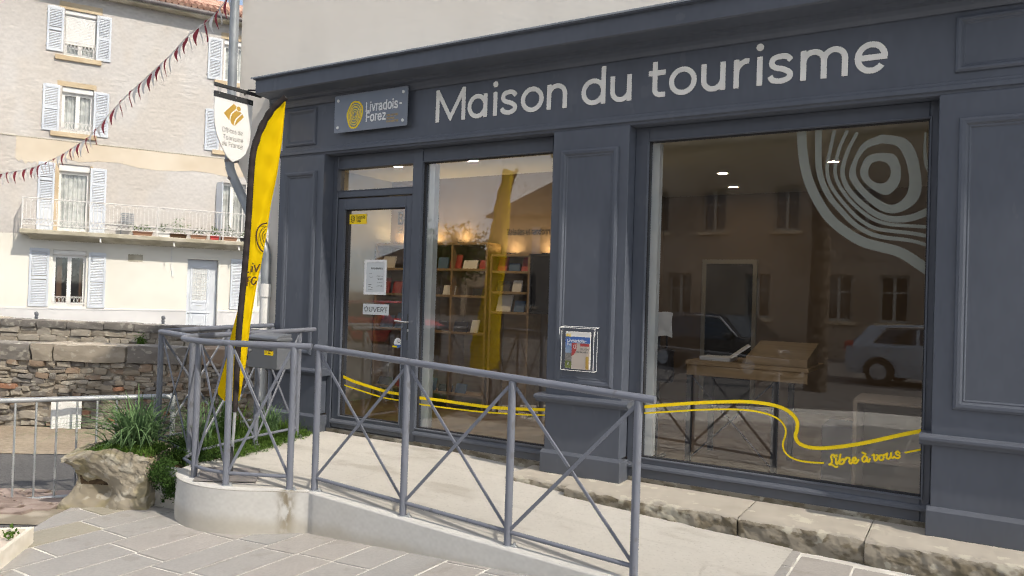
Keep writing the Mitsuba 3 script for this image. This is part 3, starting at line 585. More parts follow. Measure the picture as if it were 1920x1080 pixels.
add(Fg + '__base_plate', ext(Polygon([(-4.555, -1.875), (-4.193, -1.641), (-4.481, -1.363), (-4.848, -1.58)]), .006), 'plate_steel', M=np.array([[1, 0, 0, 0], [0, 1, 0, 0], [0, 0, 1, .309], [0, 0, 0, 1.]]))
add(Fg + '__pole_socket', tube([(FB[0], FB[1], .31), (FB[0], FB[1], .52)], .018, 10), 'dark_iron', smooth=40)
rows = np.linspace(190, 752, 90)
xs_ = np.interp(rows, [182, 200, 226, 260, 300, 400, 485, 610, 680, 772], [534, 517, 500, 486, 477, 470.5, 464, 452.5, 448.5, 444])
xr_ = np.interp(rows, [190, 198, 260, 330, 380, 444, 497, 536, 610, 680, 745, 752], [536, 535, 529.5, 519, 508.5, 499, 489.5, 481, 469, 461.5, 450, 449])
xl_ = np.interp(rows, [190, 300, 420, 520, 560, 595, 629, 725, 741, 752], [533, 500, 478, 460, 452, 442, 433, 408, 409, 421])
grid = []
for k, (py, a, b, c) in enumerate(zip(rows, xs_, xr_, xl_)):
    t = (py - 190) / 560; row = []
    for u in np.linspace(0, 1, 30):
        wv = (.011 * sin(u * 13 + py * .021) + .007 * sin(py * .047 + u * 8) + .012 * math.exp(-((u * 120 + py * .36 - 190) / 9) ** 2) - .010 * math.exp(-((u * 90 + py * .25 - 120) / 6) ** 2) + .005 * sin(py * .13 - u * 6)) * min(1, u * 5)
        if u < .55:
            s = u / .55; x = a + (b - a) * sin(s * PI / 2); dp = .01 + .075 * (1 - cos(s * PI / 2)) + wv * (1 - s * .5)
        else:
            s = (u - .55) / .45; x = b + (c - b) * (1 - cos(s * PI / 2)); dp = .085 + (.06 + .12 * t) * sin(s * PI / 2) + wv
        row.append(cp(x, py, dp))
    grid.append(row)
g = np.array(grid); nr, nc = g.shape[:2]; i, j = np.meshgrid(np.arange(nr - 1), np.arange(nc - 1), indexing='ij'); a = (i * nc + j).ravel()
add(Fg + '__cloth', trimesh.Trimesh(g.reshape(-1, 3), np.vstack([np.stack([a, a + nc, a + nc + 1], 1), np.stack([a, a + nc + 1, a + 1], 1)]), process=False), 'flag_cloth', smooth=True)
def cloth_pt(px, py):
    A, Bx = np.interp(py, rows, xs_), np.interp(py, rows, xr_); s = np.clip((px - A) / (Bx - A), 0, 1); return cp(px, py, .01 + .075 * (1 - cos(math.asin(s))) - .016)
def on_cloth(line, w):
    """a printed stroke lying on the cloth"""
    p = spline(line, 5) if len(line) > 2 else np.linspace(line[0], line[1], 6); d = np.gradient(p, axis=0); d /= np.linalg.norm(d, axis=1, keepdims=True); n = np.stack([-d[:, 1], d[:, 0]], 1) * w / 2
    v = np.array([[cloth_pt(*(q - m)), cloth_pt(*(q + m))] for q, m in zip(p, n)]).reshape(-1, 3); k = np.arange(len(p) - 1) * 2
    return trimesh.Trimesh(v, np.vstack([np.stack([k, k + 2, k + 3], 1), np.stack([k, k + 3, k + 1], 1)]), process=False)
add(Fg + '__emblem', [on_cloth([(501, 418), (489, 422), (481.5, 434), (481.5, 452), (487, 466), (493, 472)], 2.6), on_cloth([(500, 424), (491, 430), (487, 442), (490, 456), (494, 463)], 1.2), on_cloth([(499, 430), (493.5, 436), (492, 445), (495, 455)], 1.2), on_cloth([(498.5, 437), (496, 441), (496, 448)], 1.0)], 'brown_print')
add(Fg + '__lettering', [on_cloth([(463, 496), (462.5, 509), (467, 510.5)], 2.8), on_cloth([(473.5, 499), (471.5, 510.5)], 2.8), on_cloth([(474.5, 493), (474, 496)], 2.8), on_cloth([(477, 497), (480, 509.5)], 2.6), on_cloth([(480, 510), (487, 495)], 2.6),
                        on_cloth([(464, 520), (462.5, 536)], 3), on_cloth([(463, 520), (470, 519)], 2.6), on_cloth([(463, 527), (468, 526.5)], 2.4), on_cloth([(481, 521.5), (476, 520), (471.5, 526), (473, 532.5), (478, 532), (481, 526)], 2.6)], 'brown_print')

# ------------------------------------------------------------------ hanging sign
H = thing('hanging_sign', 'white shield shaped sign with gold emblem hanging from a black wall bracket', 'sign')
HX = -6.12
HM = fr((0, 1, 0), (1, 0, 0), (HX, 0, 0))      # along = into the street wall, up, out = towards +x
def hs(px, py):
    d = CR * (px - 960) / FOC - CU * (py - 540) / FOC + _f; q = EYE + d * ((HX - EYE[0]) / d[0]); return np.array([q[1], q[2]])
out = [hs(*p) for p in [(402, 171), (472, 190), (471.5, 215), (470, 240), (466, 270), (459, 289), (449, 298), (435, 304), (424, 293), (414, 274), (406, 254), (401, 230), (400.5, 200)]]
add(H + '__board', ext(Polygon(out), .012), 'white_print', M=HM)
sp = [hs(*p) for p in [(401.5, 169.5), (472.5, 189), (472, 198.5), (401.5, 180)]]
m = ext(Polygon(sp), .024); m.apply_translation((0, 0, -.006)); add(H + '__top_rail', m, 'dark_iron', M=HM)
b0, b1 = hs(402, 157), hs(489, 181)
add(H + '__bracket', [flatbar((HX + .006, b0[0], b0[1]), (HX + .006, b1[0], b1[1]), .034, .02), cbx(HX - .01, HX + .03, .025, .05, 3.44, 3.68, .003), tube([(HX + .006, -.10, 3.57), (HX + .006, .0, 3.63), (HX + .006, .04, 3.63)], .009, 8),
                      tube([(HX + .006, -.30, 3.54), (HX + .006, -.25, 3.60), (HX + .006, -.12, 3.63), (HX + .006, .03, 3.645)], .008, 8)], 'dark_iron', smooth=40)
for q0, q1 in (((411, 163), (411, 173)), ((462, 178), (462, 188))):
    a, b = hs(*q0), hs(*q1)
    add(H + '__chain_link', [tube([(HX + .006, a[0] + s, a[1] + .01), (HX + .006, a[0] + s, b[1] - .012)], .004, 6) for s in (-.012, .012)], 'steel')
for px, py in ((409, 175.5), (440, 184.5), (468, 193.5)):
    a = hs(px, py); add(H + '__screw', tube([(HX + .018, a[0], a[1]), (HX + .022, a[0], a[1])], .006, 8), 'steel')
em = Polygon([hs(*p) for p in spline([(437, 194.5), (421, 209), (418, 211.5), (420.5, 215.5), (436, 236), (437.5, 237), (455, 220.5), (455, 218.5)], 1)])
cut = unary_union([LineString(spline([hs(*p) for p in [(429.5, 231), (430, 221), (433, 213), (441, 206), (441.5, 205)]], 5)).buffer(.006), LineString(spline([hs(*p) for p in [(437, 236), (440, 226), (445, 220), (452, 213.5)]], 5)).buffer(.006), Point(*hs(446, 204.5)).buffer(.031)])
m = ext(unary_union([em.difference(cut), Point(*hs(446, 204.5)).buffer(.0235)]), .0015); m.apply_translation((0, 0, .0125)); add(H + '__emblem', m, 'ochre_print', M=HM)
for txt, a, b, c in (('Offices de', (414.5, 246), (453, 256), .040), ('Tourisme', (415.5, 260), (454, 269), .041), ('de France', (414, 272), (453, 282), .040)):
    p, q = hs(*a), hs(*b); mm = meshkit.text_mesh(txt, .046, .001); mm.apply_scale([abs(q[0] - p[0]) / mm.bounds[1][0], 1, 1]); mm.apply_translation((p[0], p[1], .0126)); add(H + '__lettering', mm, 'grey_ink', M=HM)

# ------------------------------------------------------------------ plaque on the fascia
Pq = thing('wall_plaque', 'grey acrylic plaque with yellow ring emblem and white lettering fixed beside the sign letters', 'plaque')
x0, x1, z0, z1 = -5.135, -4.262, 3.128, 3.478; PY = -.05
add(Pq + '__panel', ext(sbox(x0 + .015, z0 + .015, x1 - .015, z1 - .015).buffer(.015), .008), 'plaque_acrylic', M=facade(PY))
for x, z in ((x0 + .045, z0 + .05), (x1 - .05, z0 + .05), (x0 + .045, z1 - .05), (x1 - .05, z1 - .05)):
    add(Pq + '__standoff', [tube([(x, -.0, z), (x, PY - .010, z)], .010, 10), tube([(x, PY - .008, z), (x, PY - .013, z)], .014, 12)], 'white_print', smooth=40)
cx, cz = at(666, 215, PY)[[0, 2]]
shape = np.array([(.0, .118), (.05, .105), (.088, .062), (.092, .0), (.072, -.058), (.03, -.112), (-.012, -.122), (-.05, -.108), (-.078, -.05), (-.088, .01), (-.066, .062), (-.035, .105)])
ring = lambda s, w, o=(0, 0): LineString(np.vstack([spline(np.vstack([shape, shape[:1]]) * s + o, 5)])).buffer(w)
em = unary_union([ring(1, .0085), ring(.79, .0045), ring(.60, .0058), ring(.40, .0045), ring(.22, .0045)])
m = ext(em, .001); m.apply_translation((cx, cz, .0)); m.apply_transform(facade(PY - .0085)); add(Pq + '__emblem', m, 'yellow_vinyl')
ta, tb = at(686, 210, PY), at(755, 200, PY); add(Pq + '__lettering', letters('Livradois-', .085, ta[0], ta[2], PY - .0085, .001, True, tb[0] - ta[0]), 'white_print')
ta, tb = at(686, 228, PY), at(724.5, 222, PY); add(Pq + '__lettering', letters('Forez', .085, ta[0], ta[2] - .004, PY - .0085, .001, True, tb[0] - ta[0]), 'white_print')
for k, (txt, w) in enumerate((('PARC NATUREL', .135), ('RÉGIONAL', .095), ('EN AUVERGNE', .135))):
    ta = at(726, 216, PY); add(Pq + '__small_lettering', letters(txt, .018, ta[0], ta[2] - .012 - k * .028, PY - .0085, .001, False, w), 'ochre_print')

# ------------------------------------------------------------------ letter box, brochure box
Mb = thing('letter_box', 'grey steel letter box hung on the landing railing, with a small yellow sticker', 'letter box')
my = -1.02; a, b = at(466, 626, my), at(519, 695, my)
add(Mb, [cbx(a[0], b[0], my, my + .14, b[2] + .005, a[2] - .045, .004)], 'box_paint')
add(Mb + '__lid', [cbx(a[0] - .008, b[0] + .008, my - .016, my + .15, a[2] - .043, a[2] - .02, .005), prof_x([(my - .012, a[2] - .02), (my + .14, a[2] - .02), (my + .14, a[2] + .012), (my + .02, a[2] - .004)], a[0], b[0])], 'box_paint')
add(Mb + '__slot', cbx(a[0] + .05, b[0] - .05, my - .003, my + .01, a[2] - .085, a[2] - .068, .002), 'black_steel')
add(Mb + '__lock', tube([(a[0] + .03, my - .008, a[2] - .13), (a[0] + .03, my + .01, a[2] - .13)], .012, 12), 'steel', smooth=40)
c, d = at(496, 657, my), at(512, 667, my); add(Mb + '__sticker', bx(c[0], d[0], my - .0015, my, d[2], c[2]), 'yellow_vinyl', label='small yellow sticker')
add(Mb + '__sticker__print', [letters('Livradois', .014, c[0] + (d[0] - c[0]) * .42, d[2] + .032, my - .002, .0005, True, (d[0] - c[0]) * .5), letters('Forez', .014, c[0] + (d[0] - c[0]) * .42, d[2] + .012, my - .002, .0005, True, (d[0] - c[0]) * .3), ext(LineString(arc(c[0] + (d[0] - c[0]) * .2, d[2] + .03, .009, .013, 0, 360)).buffer(.0015), .0005).apply_transform(facade(my - .002))], 'brown_print')
for z in (b[2] + .06, a[2] - .10): add(Mb + '__bracket', cbx(a[0] - .13, a[0] + .03, my + .10, my + .125, z - .012, z + .012, .003), 'rail_paint')

Bb = thing('brochure_box', 'clear acrylic brochure box fixed to the grey pilaster between the two windows', 'brochure box')
x0, x1, z0, z1 = -2.655, -2.385, 1.105, 1.405; yb, yf = -.026, -.088
P4 = lambda *p: (np.array(p, float), np.array([(0, 1, 2, 3)]))
add(Bb + '__shell', [P4((x0, yf, z0), (x1, yf, z0), (x1, yf, z1), (x0, yf, z1)), P4((x0, yb, z0), (x0, yf, z0), (x0, yf, z1), (x0, yb, z1)), P4((x1, yb, z0), (x1, yf, z0), (x1, yf, z1), (x1, yb, z1)), P4((x0, yb, z0), (x1, yb, z0), (x1, yf, z0), (x0, yf, z0))], 'acrylic')
add(Bb + '__lid', [P4((x0 - .012, yb, z1 + .03), (x1 + .012, yb, z1 + .03), (x1 + .012, yf - .012, z1 + .022), (x0 - .012, yf - .012, z1 + .022)), P4((x0 - .012, yf - .012, z1 - .03), (x1 + .012, yf - .012, z1 - .03), (x1 + .012, yf - .012, z1 + .022), (x0 - .012, yf - .012, z1 + .022))], 'acrylic')
bars = [((x0, yf, z0), (x1, yf, z0)), ((x0, yf, z0), (x0, yf, z1)), ((x1, yf, z0), (x1, yf, z1)), ((x1, yb, z0), (x1, yf, z0)), ((x1, yb, z0), (x1, yb, z1)), ((x0, yb, z0), (x0, yf, z0)), ((x0 - .012, yf - .012, z1 + .022), (x1 + .012, yf - .012, z1 + .022)), ((x0 - .012, yb, z1 + .03), (x1 + .012, yb, z1 + .03)), ((x0 - .012, yb, z1 + .03), (x0 - .012, yf - .012, z1 + .022)), ((x1 + .012, yb, z1 + .03), (x1 + .012, yf - .012, z1 + .022)), ((x1 + .012, yf - .012, z1 - .03), (x1 + .012, yf - .012, z1 + .022)), ((x0 - .012, yf - .012, z1 - .03), (x0 - .012, yf - .012, z1 + .022))]
add(Bb + '__edge', [tube([p, q], .0022, 6) for p, q in bars], 'white_print')
Mg = thing('magazine', 'magazine with a blue and white cover standing in the clear brochure box', 'magazine')
mx0, mx1, mz0, mz1 = -2.635, -2.425, 1.118, 1.398; my2 = -.062
U = lambda u: mx0 + (mx1 - mx0) * (u - 310) / 480; V = lambda v: mz1 - (mz1 - mz0) * (v - 145) / 715
add(Mg, cbx(mx0, mx1, my2, my2 + .012, mz0, mz1, .002), 'paper')
rct = lambda u0, v0, u1, v1, y: bx(U(u0), U(u1), y - .0005, y, V(v1), V(v0))
scene['cover_picture'] = two(pr(proc(lambda p, n, uv: dr.select(p.z > 1.235, mix((.30, .42, .58), (.06, .14, .42), smoothstep(1.24, 1.33, p.z)), dr.select(p.z > 1.165 + .012 * noise(p.x * 60, 0, 0), mix((.12, .115, .11), (.38, .36, .33), fbm(p.x * 90, p.z * 150, 0, 3)), mix((.08, .11, .03), (.26, .30, .07), fbm(p.x * 80, p.z * 80, 2, 3))))), .5, .3))
add(Mg + '__cover', rct(314, 242, 786, 856, my2 - .0002), 'cover_picture')
def ltr(key, txt, u0, v0, u1, v1, y, m, bold=True): add(key, letters(txt, abs(V(v0) - V(v1)), U(u0), V(v1), y, .0004, bold, U(u1) - U(u0)), m)
ltr(Mg + '__lettering', '#6', 322, 185, 420, 248, my2 - .001, 'yellow_vinyl'); ltr(Mg + '__lettering', 'Livradois-', 340, 290, 725, 350, my2 - .001, 'white_print'); ltr(Mg + '__lettering', 'Fo', 340, 368, 430, 415, my2 - .001, 'white_print'); ltr(Mg + '__lettering', '6', 360, 745, 390, 795, my2 - .001, 'white_print')
Lf = thing('leaflet', 'beige and red leaflet in front of the magazine in the clear brochure box', 'leaflet')
ly = my2 - .012
add(Lf, bx(U(450), U(792), ly, ly + .004, V(866), V(362)), 'beige_print')
red = Polygon([(U(451), V(364)), (U(545), V(364)), (U(545), V(470)), (U(525), V(540)), (U(490), V(590)), (U(451), V(622))])
add(Lf + '__print', [ext(red, .0005).apply_transform(facade(ly - .0002)), rct(612, 368, 778, 420, ly - .0002)], 'red_print')
add(Lf + '__picture', rct(722, 612, 778, 860, ly - .0002), 'ochre_print')
ltr(Lf + '__lettering', 'G', 478, 395, 535, 470, ly - .001, 'white_print', False); ltr(Lf + '__lettering', 'BILLOM', 612, 452, 782, 492, ly - .001, 'grey_ink', False); ltr(Lf + '__lettering', 'Médiévales', 535, 512, 765, 548, ly - .001, 'grey_ink', False)

# ------------------------------------------------------------------ things stuck on the glass
DY = GY - .004
Hf = thing('notice_frame', 'white framed opening hours notice on the door glass', 'notice')
a, b = at(684.5, 487, DY), at(723.5, 553.5, DY)
add(Hf + '__frame', ringpanel(a[0], b[0], b[2], a[2], [(0, 0), (.001, .008), (.020, .008), (.024, .002)], fill=False), 'white_print', M=facade(DY))
add(Hf + '__sheet', bx(a[0] + .01, b[0] - .01, DY - .0015, DY, b[2] + .01, a[2] - .01), 'paper_grey')
w, h = b[0] - a[0], a[2] - b[2]
add(Hf + '__lettering', letters('Horaires', h * .055, a[0] + w * .30, b[2] + h * .73, DY - .002, .0004, True, w * .52), 'ink')
add(Hf + '__print', [bx(a[0] + w * u, a[0] + w * (u + l), DY - .002, DY - .0016, b[2] + h * v, b[2] + h * (v + .010)) for u, v, l in [(.22, .60, .14), (.52, .53, .34), (.22, .50, .18), (.58, .47, .26), (.62, .44, .22), (.62, .34, .2), (.58, .25, .26), (.2, .29, .14), (.2, .23, .12), (.34, .21, .05), (.2, .15, .2)]], 'ink')
Ov = thing('open_sign', 'white paper sign with dark lettering below the hours notice on the door glass', 'sign')
a, b = at(681, 569, DY), at(729, 591.5, DY)
add(Ov, bx(a[0], b[0], DY - .002, DY, b[2], a[2]), 'paper_grey'); w, h = b[0] - a[0], a[2] - b[2]
add(Ov + '__lettering', letters('OUVERT', h * .44, a[0] + w * .05, b[2] + h * .27, DY - .0025, .0005, False, w * .90), 'ink')
Ys = thing('sticker', 'small yellow rectangular sticker in the upper corner of the door glass', 'sticker')
a, b = at(656, 402, DY), at(687, 419.5, DY); w, h = b[0] - a[0], a[2] - b[2]
add(Ys, bx(a[0], b[0], DY - .001, DY, b[2], a[2]), 'yellow_vinyl')
add(Ys + '__print', [ext(unary_union([LineString(arc(a[0] + w * .2, b[2] + h * .5, w * .11 * s, h * .32 * s, 0, 360)).buffer(.003) for s in (1, .5)]), .0005).apply_transform(facade(DY - .0015)), letters('Livradois', .03, a[0] + w * .40, b[2] + h * .52, DY - .0015, .0005, True, w * .5), letters('Forez', .03, a[0] + w * .40, b[2] + h * .2, DY - .0015, .0005, True, w * .28)], 'brown_print')
Rs = thing('sticker', 'round white and blue sticker low on the door glass beside the handle', 'sticker')
c = at(746, 643, DY); rr_ = .046
add(Rs, ext(Point(c[0], c[2]).buffer(rr_), .001), 'white_print', M=facade(DY))
add(Rs + '__print', [ext(Point(c[0], c[2]).buffer(rr_ * .98).intersection(sbox(c[0] - 1, c[2] - 1, c[0] + 1, c[2] - .016)), .0006).apply_transform(facade(DY - .001))], 'blue_print')
add(Rs + '__print', [bx(c[0] - .062, c[0] - .01, DY - .0022, DY - .001, c[2] - .042, c[2] - .028)], 'yellow_vinyl')
add(Rs + '__print', [ext(LineString([(c[0] - .006, c[2] + .02), (c[0] + .004, c[2] + .006), (c[0] + .02, c[2] + .004)]).buffer(.003), .0006).apply_transform(facade(DY - .001))], 'ink')
def decal(key, pts, w, m, sc, ox, oy):
    p = onwall([(ox + x / sc, oy + y / sc) for x, y in pts], DY); add(key, ext(LineString(spline(p, 6)).buffer(w / 2, cap_style=2), .0008), m, M=facade(DY))
Rb = thing('window_decal', 'pair of curved yellow vinyl lines across the door and the narrow window', 'decal')
decal(Rb + '__line', [(133, 462), (200, 492), (300, 525), (400, 555), (482, 570)], .027, 'yellow_vinyl', 3.177, 600, 560)
decal(Rb + '__line', [(145, 515), (250, 550), (370, 587), (482, 608)], .0125, 'yellow_vinyl', 3.177, 600, 560)
decal(Rb + '__line', [(583, 590), (700, 603), (850, 625), (1000, 645), (1130, 654), (1250, 660), (1347, 661)], .026, 'yellow_vinyl', 3.177, 600, 560)
decal(Rb + '__line', [(580, 627), (750, 650), (950, 673), (1150, 687), (1347, 695)], .0125, 'yellow_vinyl', 3.177, 600, 560)
Rw = thing('window_decal', 'yellow vinyl double wave with script lettering across the large window', 'decal')
decal(Rw + '__line', [(10, 548), (150, 537), (300, 527), (430, 522), (540, 522), (640, 532), (720, 553), (770, 585), (796, 625), (794, 665), (787, 695), (800, 727), (840, 748), (900, 757), (990, 752), (1100, 737), (1200, 717), (1320, 690), (1436, 667)], .024, 'yellow_vinyl', 2.7, 1200, 560)
decal(Rw + '__line', [(10, 580), (150, 572), (300, 563), (430, 560), (520, 563), (600, 573), (670, 593), (715, 622), (737, 660), (735, 695), (723, 740), (740, 785), (790, 815), (860, 828), (932, 832)], .0115, 'yellow_vinyl', 2.7, 1200, 560)
decal(Rw + '__line', [(1340, 780), (1380, 772), (1428, 762)], .0115, 'yellow_vinyl', 2.7, 1200, 560)
script = [[(410, 428), (412, 406), (392, 398), (370, 420), (380, 460), (377, 495), (347, 515), (382, 517), (425, 544), (447, 538)], [(431, 440), (428, 488), (440, 508), (458, 482)], [(438, 405), (441, 411)], [(482, 395), (472, 450), (470, 502), (492, 510), (524, 490), (520, 456), (500, 452), (486, 468)], [(520, 462), (545, 452), (548, 436), (565, 432), (590, 440), (588, 486), (604, 502), (628, 482)], [(625, 480), (665, 457), (660, 432), (637, 436), (625, 465), (640, 495), (670, 496), (697, 458)],
          [(797, 430), (770, 413), (742, 440), (747, 475), (772, 480), (795, 450)], [(797, 426), (800, 474), (818, 482), (832, 448)], [(742, 372), (780, 388)], [(862, 405), (884, 398), (884, 440), (892, 466), (912, 458), (928, 424), (918, 400)], [(978, 402), (952, 408), (945, 445), (965, 463), (992, 448), (994, 414), (975, 402)], [(988, 410), (1020, 392), (1040, 382)], [(1037, 384), (1032, 430), (1052, 447), (1080, 420), (1086, 376)], [(1085, 380), (1086, 425), (1106, 437), (1124, 418)], [(1186, 378), (1166, 358), (1142, 375), (1152, 396), (1186, 406), (1180, 432), (1152, 438), (1130, 424)]]
sh = unary_union([LineString(spline(onwall([(1500 + x / 6.354, 790 + y / 6.354) for x, y in st], DY), 5) if len(st) > 2 else onwall([(1500 + x / 6.354, 790 + y / 6.354) for x, y in st], DY)).buffer(.0062) for st in script])
add(Rw + '__lettering', ext(sh, .0008), 'yellow_vinyl', M=facade(DY))
Cd = thing('window_decal', 'large frosted contour ring decal in the upper corner of the large window', 'decal')
zz = lambda pts: onwall([(1200 + x / 2.7, 200 + y / 2.7) for x, y in pts], DY)
glassbox = sbox(-2.07, .485, -.228, 2.842)
def band(pts, w0, w1):
    p = spline(zz(pts), 5); d = np.gradient(p, axis=0); d /= np.linalg.norm(d, axis=1, keepdims=True); n = np.stack([-d[:, 1], d[:, 0]], 1) * (np.linspace(w0, w1, len(p)) / 2)[:, None]
    return Polygon(np.vstack([p + n, (p - n)[::-1]])).buffer(0).intersection(glassbox)
closed = lambda pts: Polygon(spline(zz(pts + pts[:1]), 5)).buffer(0)
bs = [band([(818, 70), (818, 140), (828, 260), (852, 370), (902, 480), (965, 570), (1050, 640), (1130, 685), (1210, 708), (1290, 728), (1350, 755), (1410, 795), (1470, 835)], .060, .066), band([(905, 80), (903, 200), (905, 300), (922, 380), (962, 460), (1012, 520), (1080, 590), (1160, 640), (1240, 662), (1330, 672), (1400, 685), (1470, 708)], .045, .020),
      band([(985, 120), (965, 210), (948, 300), (955, 370), (985, 430), (1040, 500), (1110, 570), (1190, 615), (1280, 630), (1370, 640), (1470, 658)], .022, .024), band([(1050, 120), (1010, 210), (988, 310), (1000, 380), (1050, 460), (1110, 520), (1180, 570), (1260, 595), (1340, 602), (1470, 610)], .022, .022),
      band([(1100, 130), (1050, 230), (1025, 330), (1050, 410), (1110, 480), (1180, 535), (1250, 565), (1320, 570), (1390, 558), (1470, 525)], .022, .048), band([(1445, 130), (1442, 220), (1450, 290), (1470, 330)], .01, .03),
      closed([(1225, 140), (1340, 160), (1395, 225), (1420, 330), (1425, 420), (1400, 480), (1340, 525), (1270, 540), (1200, 515), (1130, 455), (1075, 390), (1058, 340), (1080, 270), (1130, 185)]).difference(closed([(1225, 185), (1300, 200), (1340, 260), (1362, 350), (1355, 430), (1320, 478), (1270, 497), (1215, 475), (1160, 435), (1115, 385), (1093, 335), (1105, 270), (1150, 212)])),
      closed([(1225, 233), (1290, 245), (1320, 310), (1315, 380), (1280, 430), (1240, 447), (1180, 420), (1130, 375), (1114, 330), (1135, 270), (1170, 243)]).difference(closed([(1213, 273), (1255, 290), (1270, 335), (1250, 378), (1213, 388), (1170, 370), (1155, 330), (1172, 288)]))]
for b_ in bs: add(Cd + '__band', ext(b_, .0008), 'frosted_vinyl', M=facade(DY))

# ------------------------------------------------------------------ drainpipe
Dp = thing('drainpipe', 'grey zinc drainpipe kinking round the corner into a white pipe', 'drainpipe')
dpx = lambda x, z, y=-.02: (x, y, z)
add(Dp + '__pipe', tube([dpx(-6.655, 7.9), dpx(-6.655, 3.08)], .046, 16), 'pipe_zinc', smooth=40)
add(Dp + '__bend', tube([dpx(-6.655, 3.12), dpx(-6.655, 2.98), dpx(-6.64, 2.90), dpx(-6.60, 2.82), dpx(-6.18, 2.20, .0), dpx(-6.10, 2.08, .0), dpx(-6.07, 2.0, .0), dpx(-6.065, 1.62, .0)], .046, 16), 'pipe_zinc', smooth=50)
add(Dp + '__white_pipe', [tube([dpx(-6.065, 1.66, .0), dpx(-6.065, .1, .0)], .048, 16)], 'white_pvc', smooth=40, label='white plastic foot of the drainpipe')
add(Dp + '__collar', [tube([dpx(-6.065, 1.70, .0), dpx(-6.065, 1.57, .0)], .060, 16)], 'white_pvc', smooth=40)
for z in (2.99, 4.9): add(Dp + '__clamp', [tube([dpx(-6.655, z), dpx(-6.655, z - .03)], .051, 14), cbx(-6.72, -6.59, -.03, .06, z - .022, z - .010, .003)], 'gutter_zinc', smooth=40)
q = np.array([-.42, .0, -.62]) / .749
c0 = np.array([-6.585, -.018, 2.80]); add(Dp + '__clamp', tube([c0, c0 + q * .03], .053, 14), 'gutter_zinc', smooth=40)
# ------------------------------------------------------------------ the old stone walls
def rubble_wall(label, A, B_, z0, z1, coping, rowh, lens, seed, thick=.45, cap_h=.2, tones='abcde', first=0.0, last=1e9, maxn=290, slope=0.0):
    A, B_ = np.asarray(A, float), np.asarray(B_, float); L = np.linalg.norm(B_ - A); t = (B_ - A) / L; back = np.array([-t[1], t[0]])
    if back @ (EYE[:2] - A) > 0: back = -back
    M = np.eye(4); M[:2, 0], M[:2, 1], M[:2, 3] = t, back, A; M[2, 0] = slope
    W = thing('stone_wall', label, 'wall'); r = np.random.default_rng(seed)
    core = bx(-2, L, .03, thick, z0 - .3, z1 - .01).subdivide_to_size(.3); add(W, core, 'lime_mortar', M=M)
    for a, b in coping:
        m = lump(a + .006, b - .006, -.035 + r.uniform(-.01, .015), thick + .02, z1 - cap_h + r.uniform(-.012, .012), z1 + r.uniform(-.012, .012), .18, .022, int(a * 50 + 99), 4); add(W + '__coping_stone', m, ['rubble_b', 'rubble_a', 'rubble_e', 'rubble_d', 'rubble_a'][int(a * 7 + 40) % 5], smooth=50, M=M)
    z = z1 - cap_h - .008; k = 0
    while z > z0 and k < maxn:
        h = r.uniform(*rowh); x = first - r.uniform(0, lens[0])
        while x < min(L, last) and k < maxn:
            l = r.uniform(*lens); hh = h * r.uniform(.82, 1.12); dz = r.uniform(-.012, .012)
            if r.random() < .12 and h > .06:
                for q in (0, 1): add(W + '__stone', lump(x + .003, x + l - .003, r.uniform(-.025, .02), .09, z - h * (.98 - .5 * q) + dz, z - h * (.52 - .5 * q) + dz, .45, .012, seed * 1000 + k + q * 7, 2), f'rubble_{tones[r.integers(len(tones))]}', smooth=60, M=M); k += 1
            else:
                add(W + '__stone', lump(x + .003, x + l - .003, r.uniform(-.028, .02), .09, z - hh * .97 + dz, z + dz, .50, .03, seed * 1000 + k, 2), f'rubble_{tones[r.integers(len(tones))] if r.random() > .03 else "f"}', smooth=60, M=M); k += 1
            x += l
        z -= h
    return W
rubble_wall('low rubble stone wall with broad coping stones along the street, behind the crowd barrier', W0 - WT * .3, W0 + WT * 4.05, -.17, .875, [(-2, -.4), (-.4, .66), (.66, .935), (.935, 1.85), (1.85, 2.6), (2.6, 3.4), (3.4, 4.3)], (.045, .085), (.08, .24), 3, first=.24, last=3.3, maxn=298)
A2, B2 = atd(-30, 600, 16.0)[:2], atd(520, 600, 16.0)[:2]
rubble_wall('further stone wall with cracked coping, seen above the low rubble wall', A2, B2, .30, .865, [(-2, .33)] + [(.34 + .71 * k + .07 * (k % 2), .34 + .71 * (k + 1) + .07 * ((k + 1) % 2)) for k in range(9)], (.10, .17), (.18, .52), 5, cap_h=.15, tones='bbbac', last=6.2, slope=-.015)
W3 = thing('wall_weed', 'small green weed growing from the joint of the further stone wall', 'plant')
c = atd(264, 640, 15.9); add(W3 + '__foliage', leaves(c + rng.normal(size=(140, 3)) * [.06, .03, .07], .05, 1.7, 5), 'grass_leaf', kind='stuff')

# ------------------------------------------------------------------ the house across the street wall
HA = np.array([.48076, .87685, 0]); HN = np.array([.87685, -.48076, 0]); HM_ = fr(HA, HN, (-27.454, 9.728, 0))
LB = lambda s0, s1, z0, z1, o0, o1: bx(s0, s1, z0, z1, o0, o1)      # local box: along, up, out
LC = lambda s0, s1, z0, z1, o0, o1, c=.01: cbx(s0, s1, z0, z1, o0, o1, c)
Ho = thing('town_house', 'tall pale town house with louvred shutters and an iron balcony across the street', 'house')
holes = [(-.44, .55, 9.70, 11.36), (-.44, .54, 6.98, 8.62), (-.46, .52, 3.45, 5.86), (4.92, 5.9, 9.7, 11.36), (4.92, 5.9, 6.98, 8.6), (4.92, 5.92, 3.45, 5.75)]
gholes = [(-.53, .50, .80, 2.80), (3.88, 5.0, -.3, 2.70), (6.02, 6.9, .80, 2.80)]
up = sbox(-9, 3.30, 9, 11.95); gd = sbox(-9, -.4, 9, 3.30)
for a in holes: up = up.difference(sbox(a[0], a[2], a[1], a[3]))
for a in gholes: gd = gd.difference(sbox(a[0], a[2], a[1], a[3]))
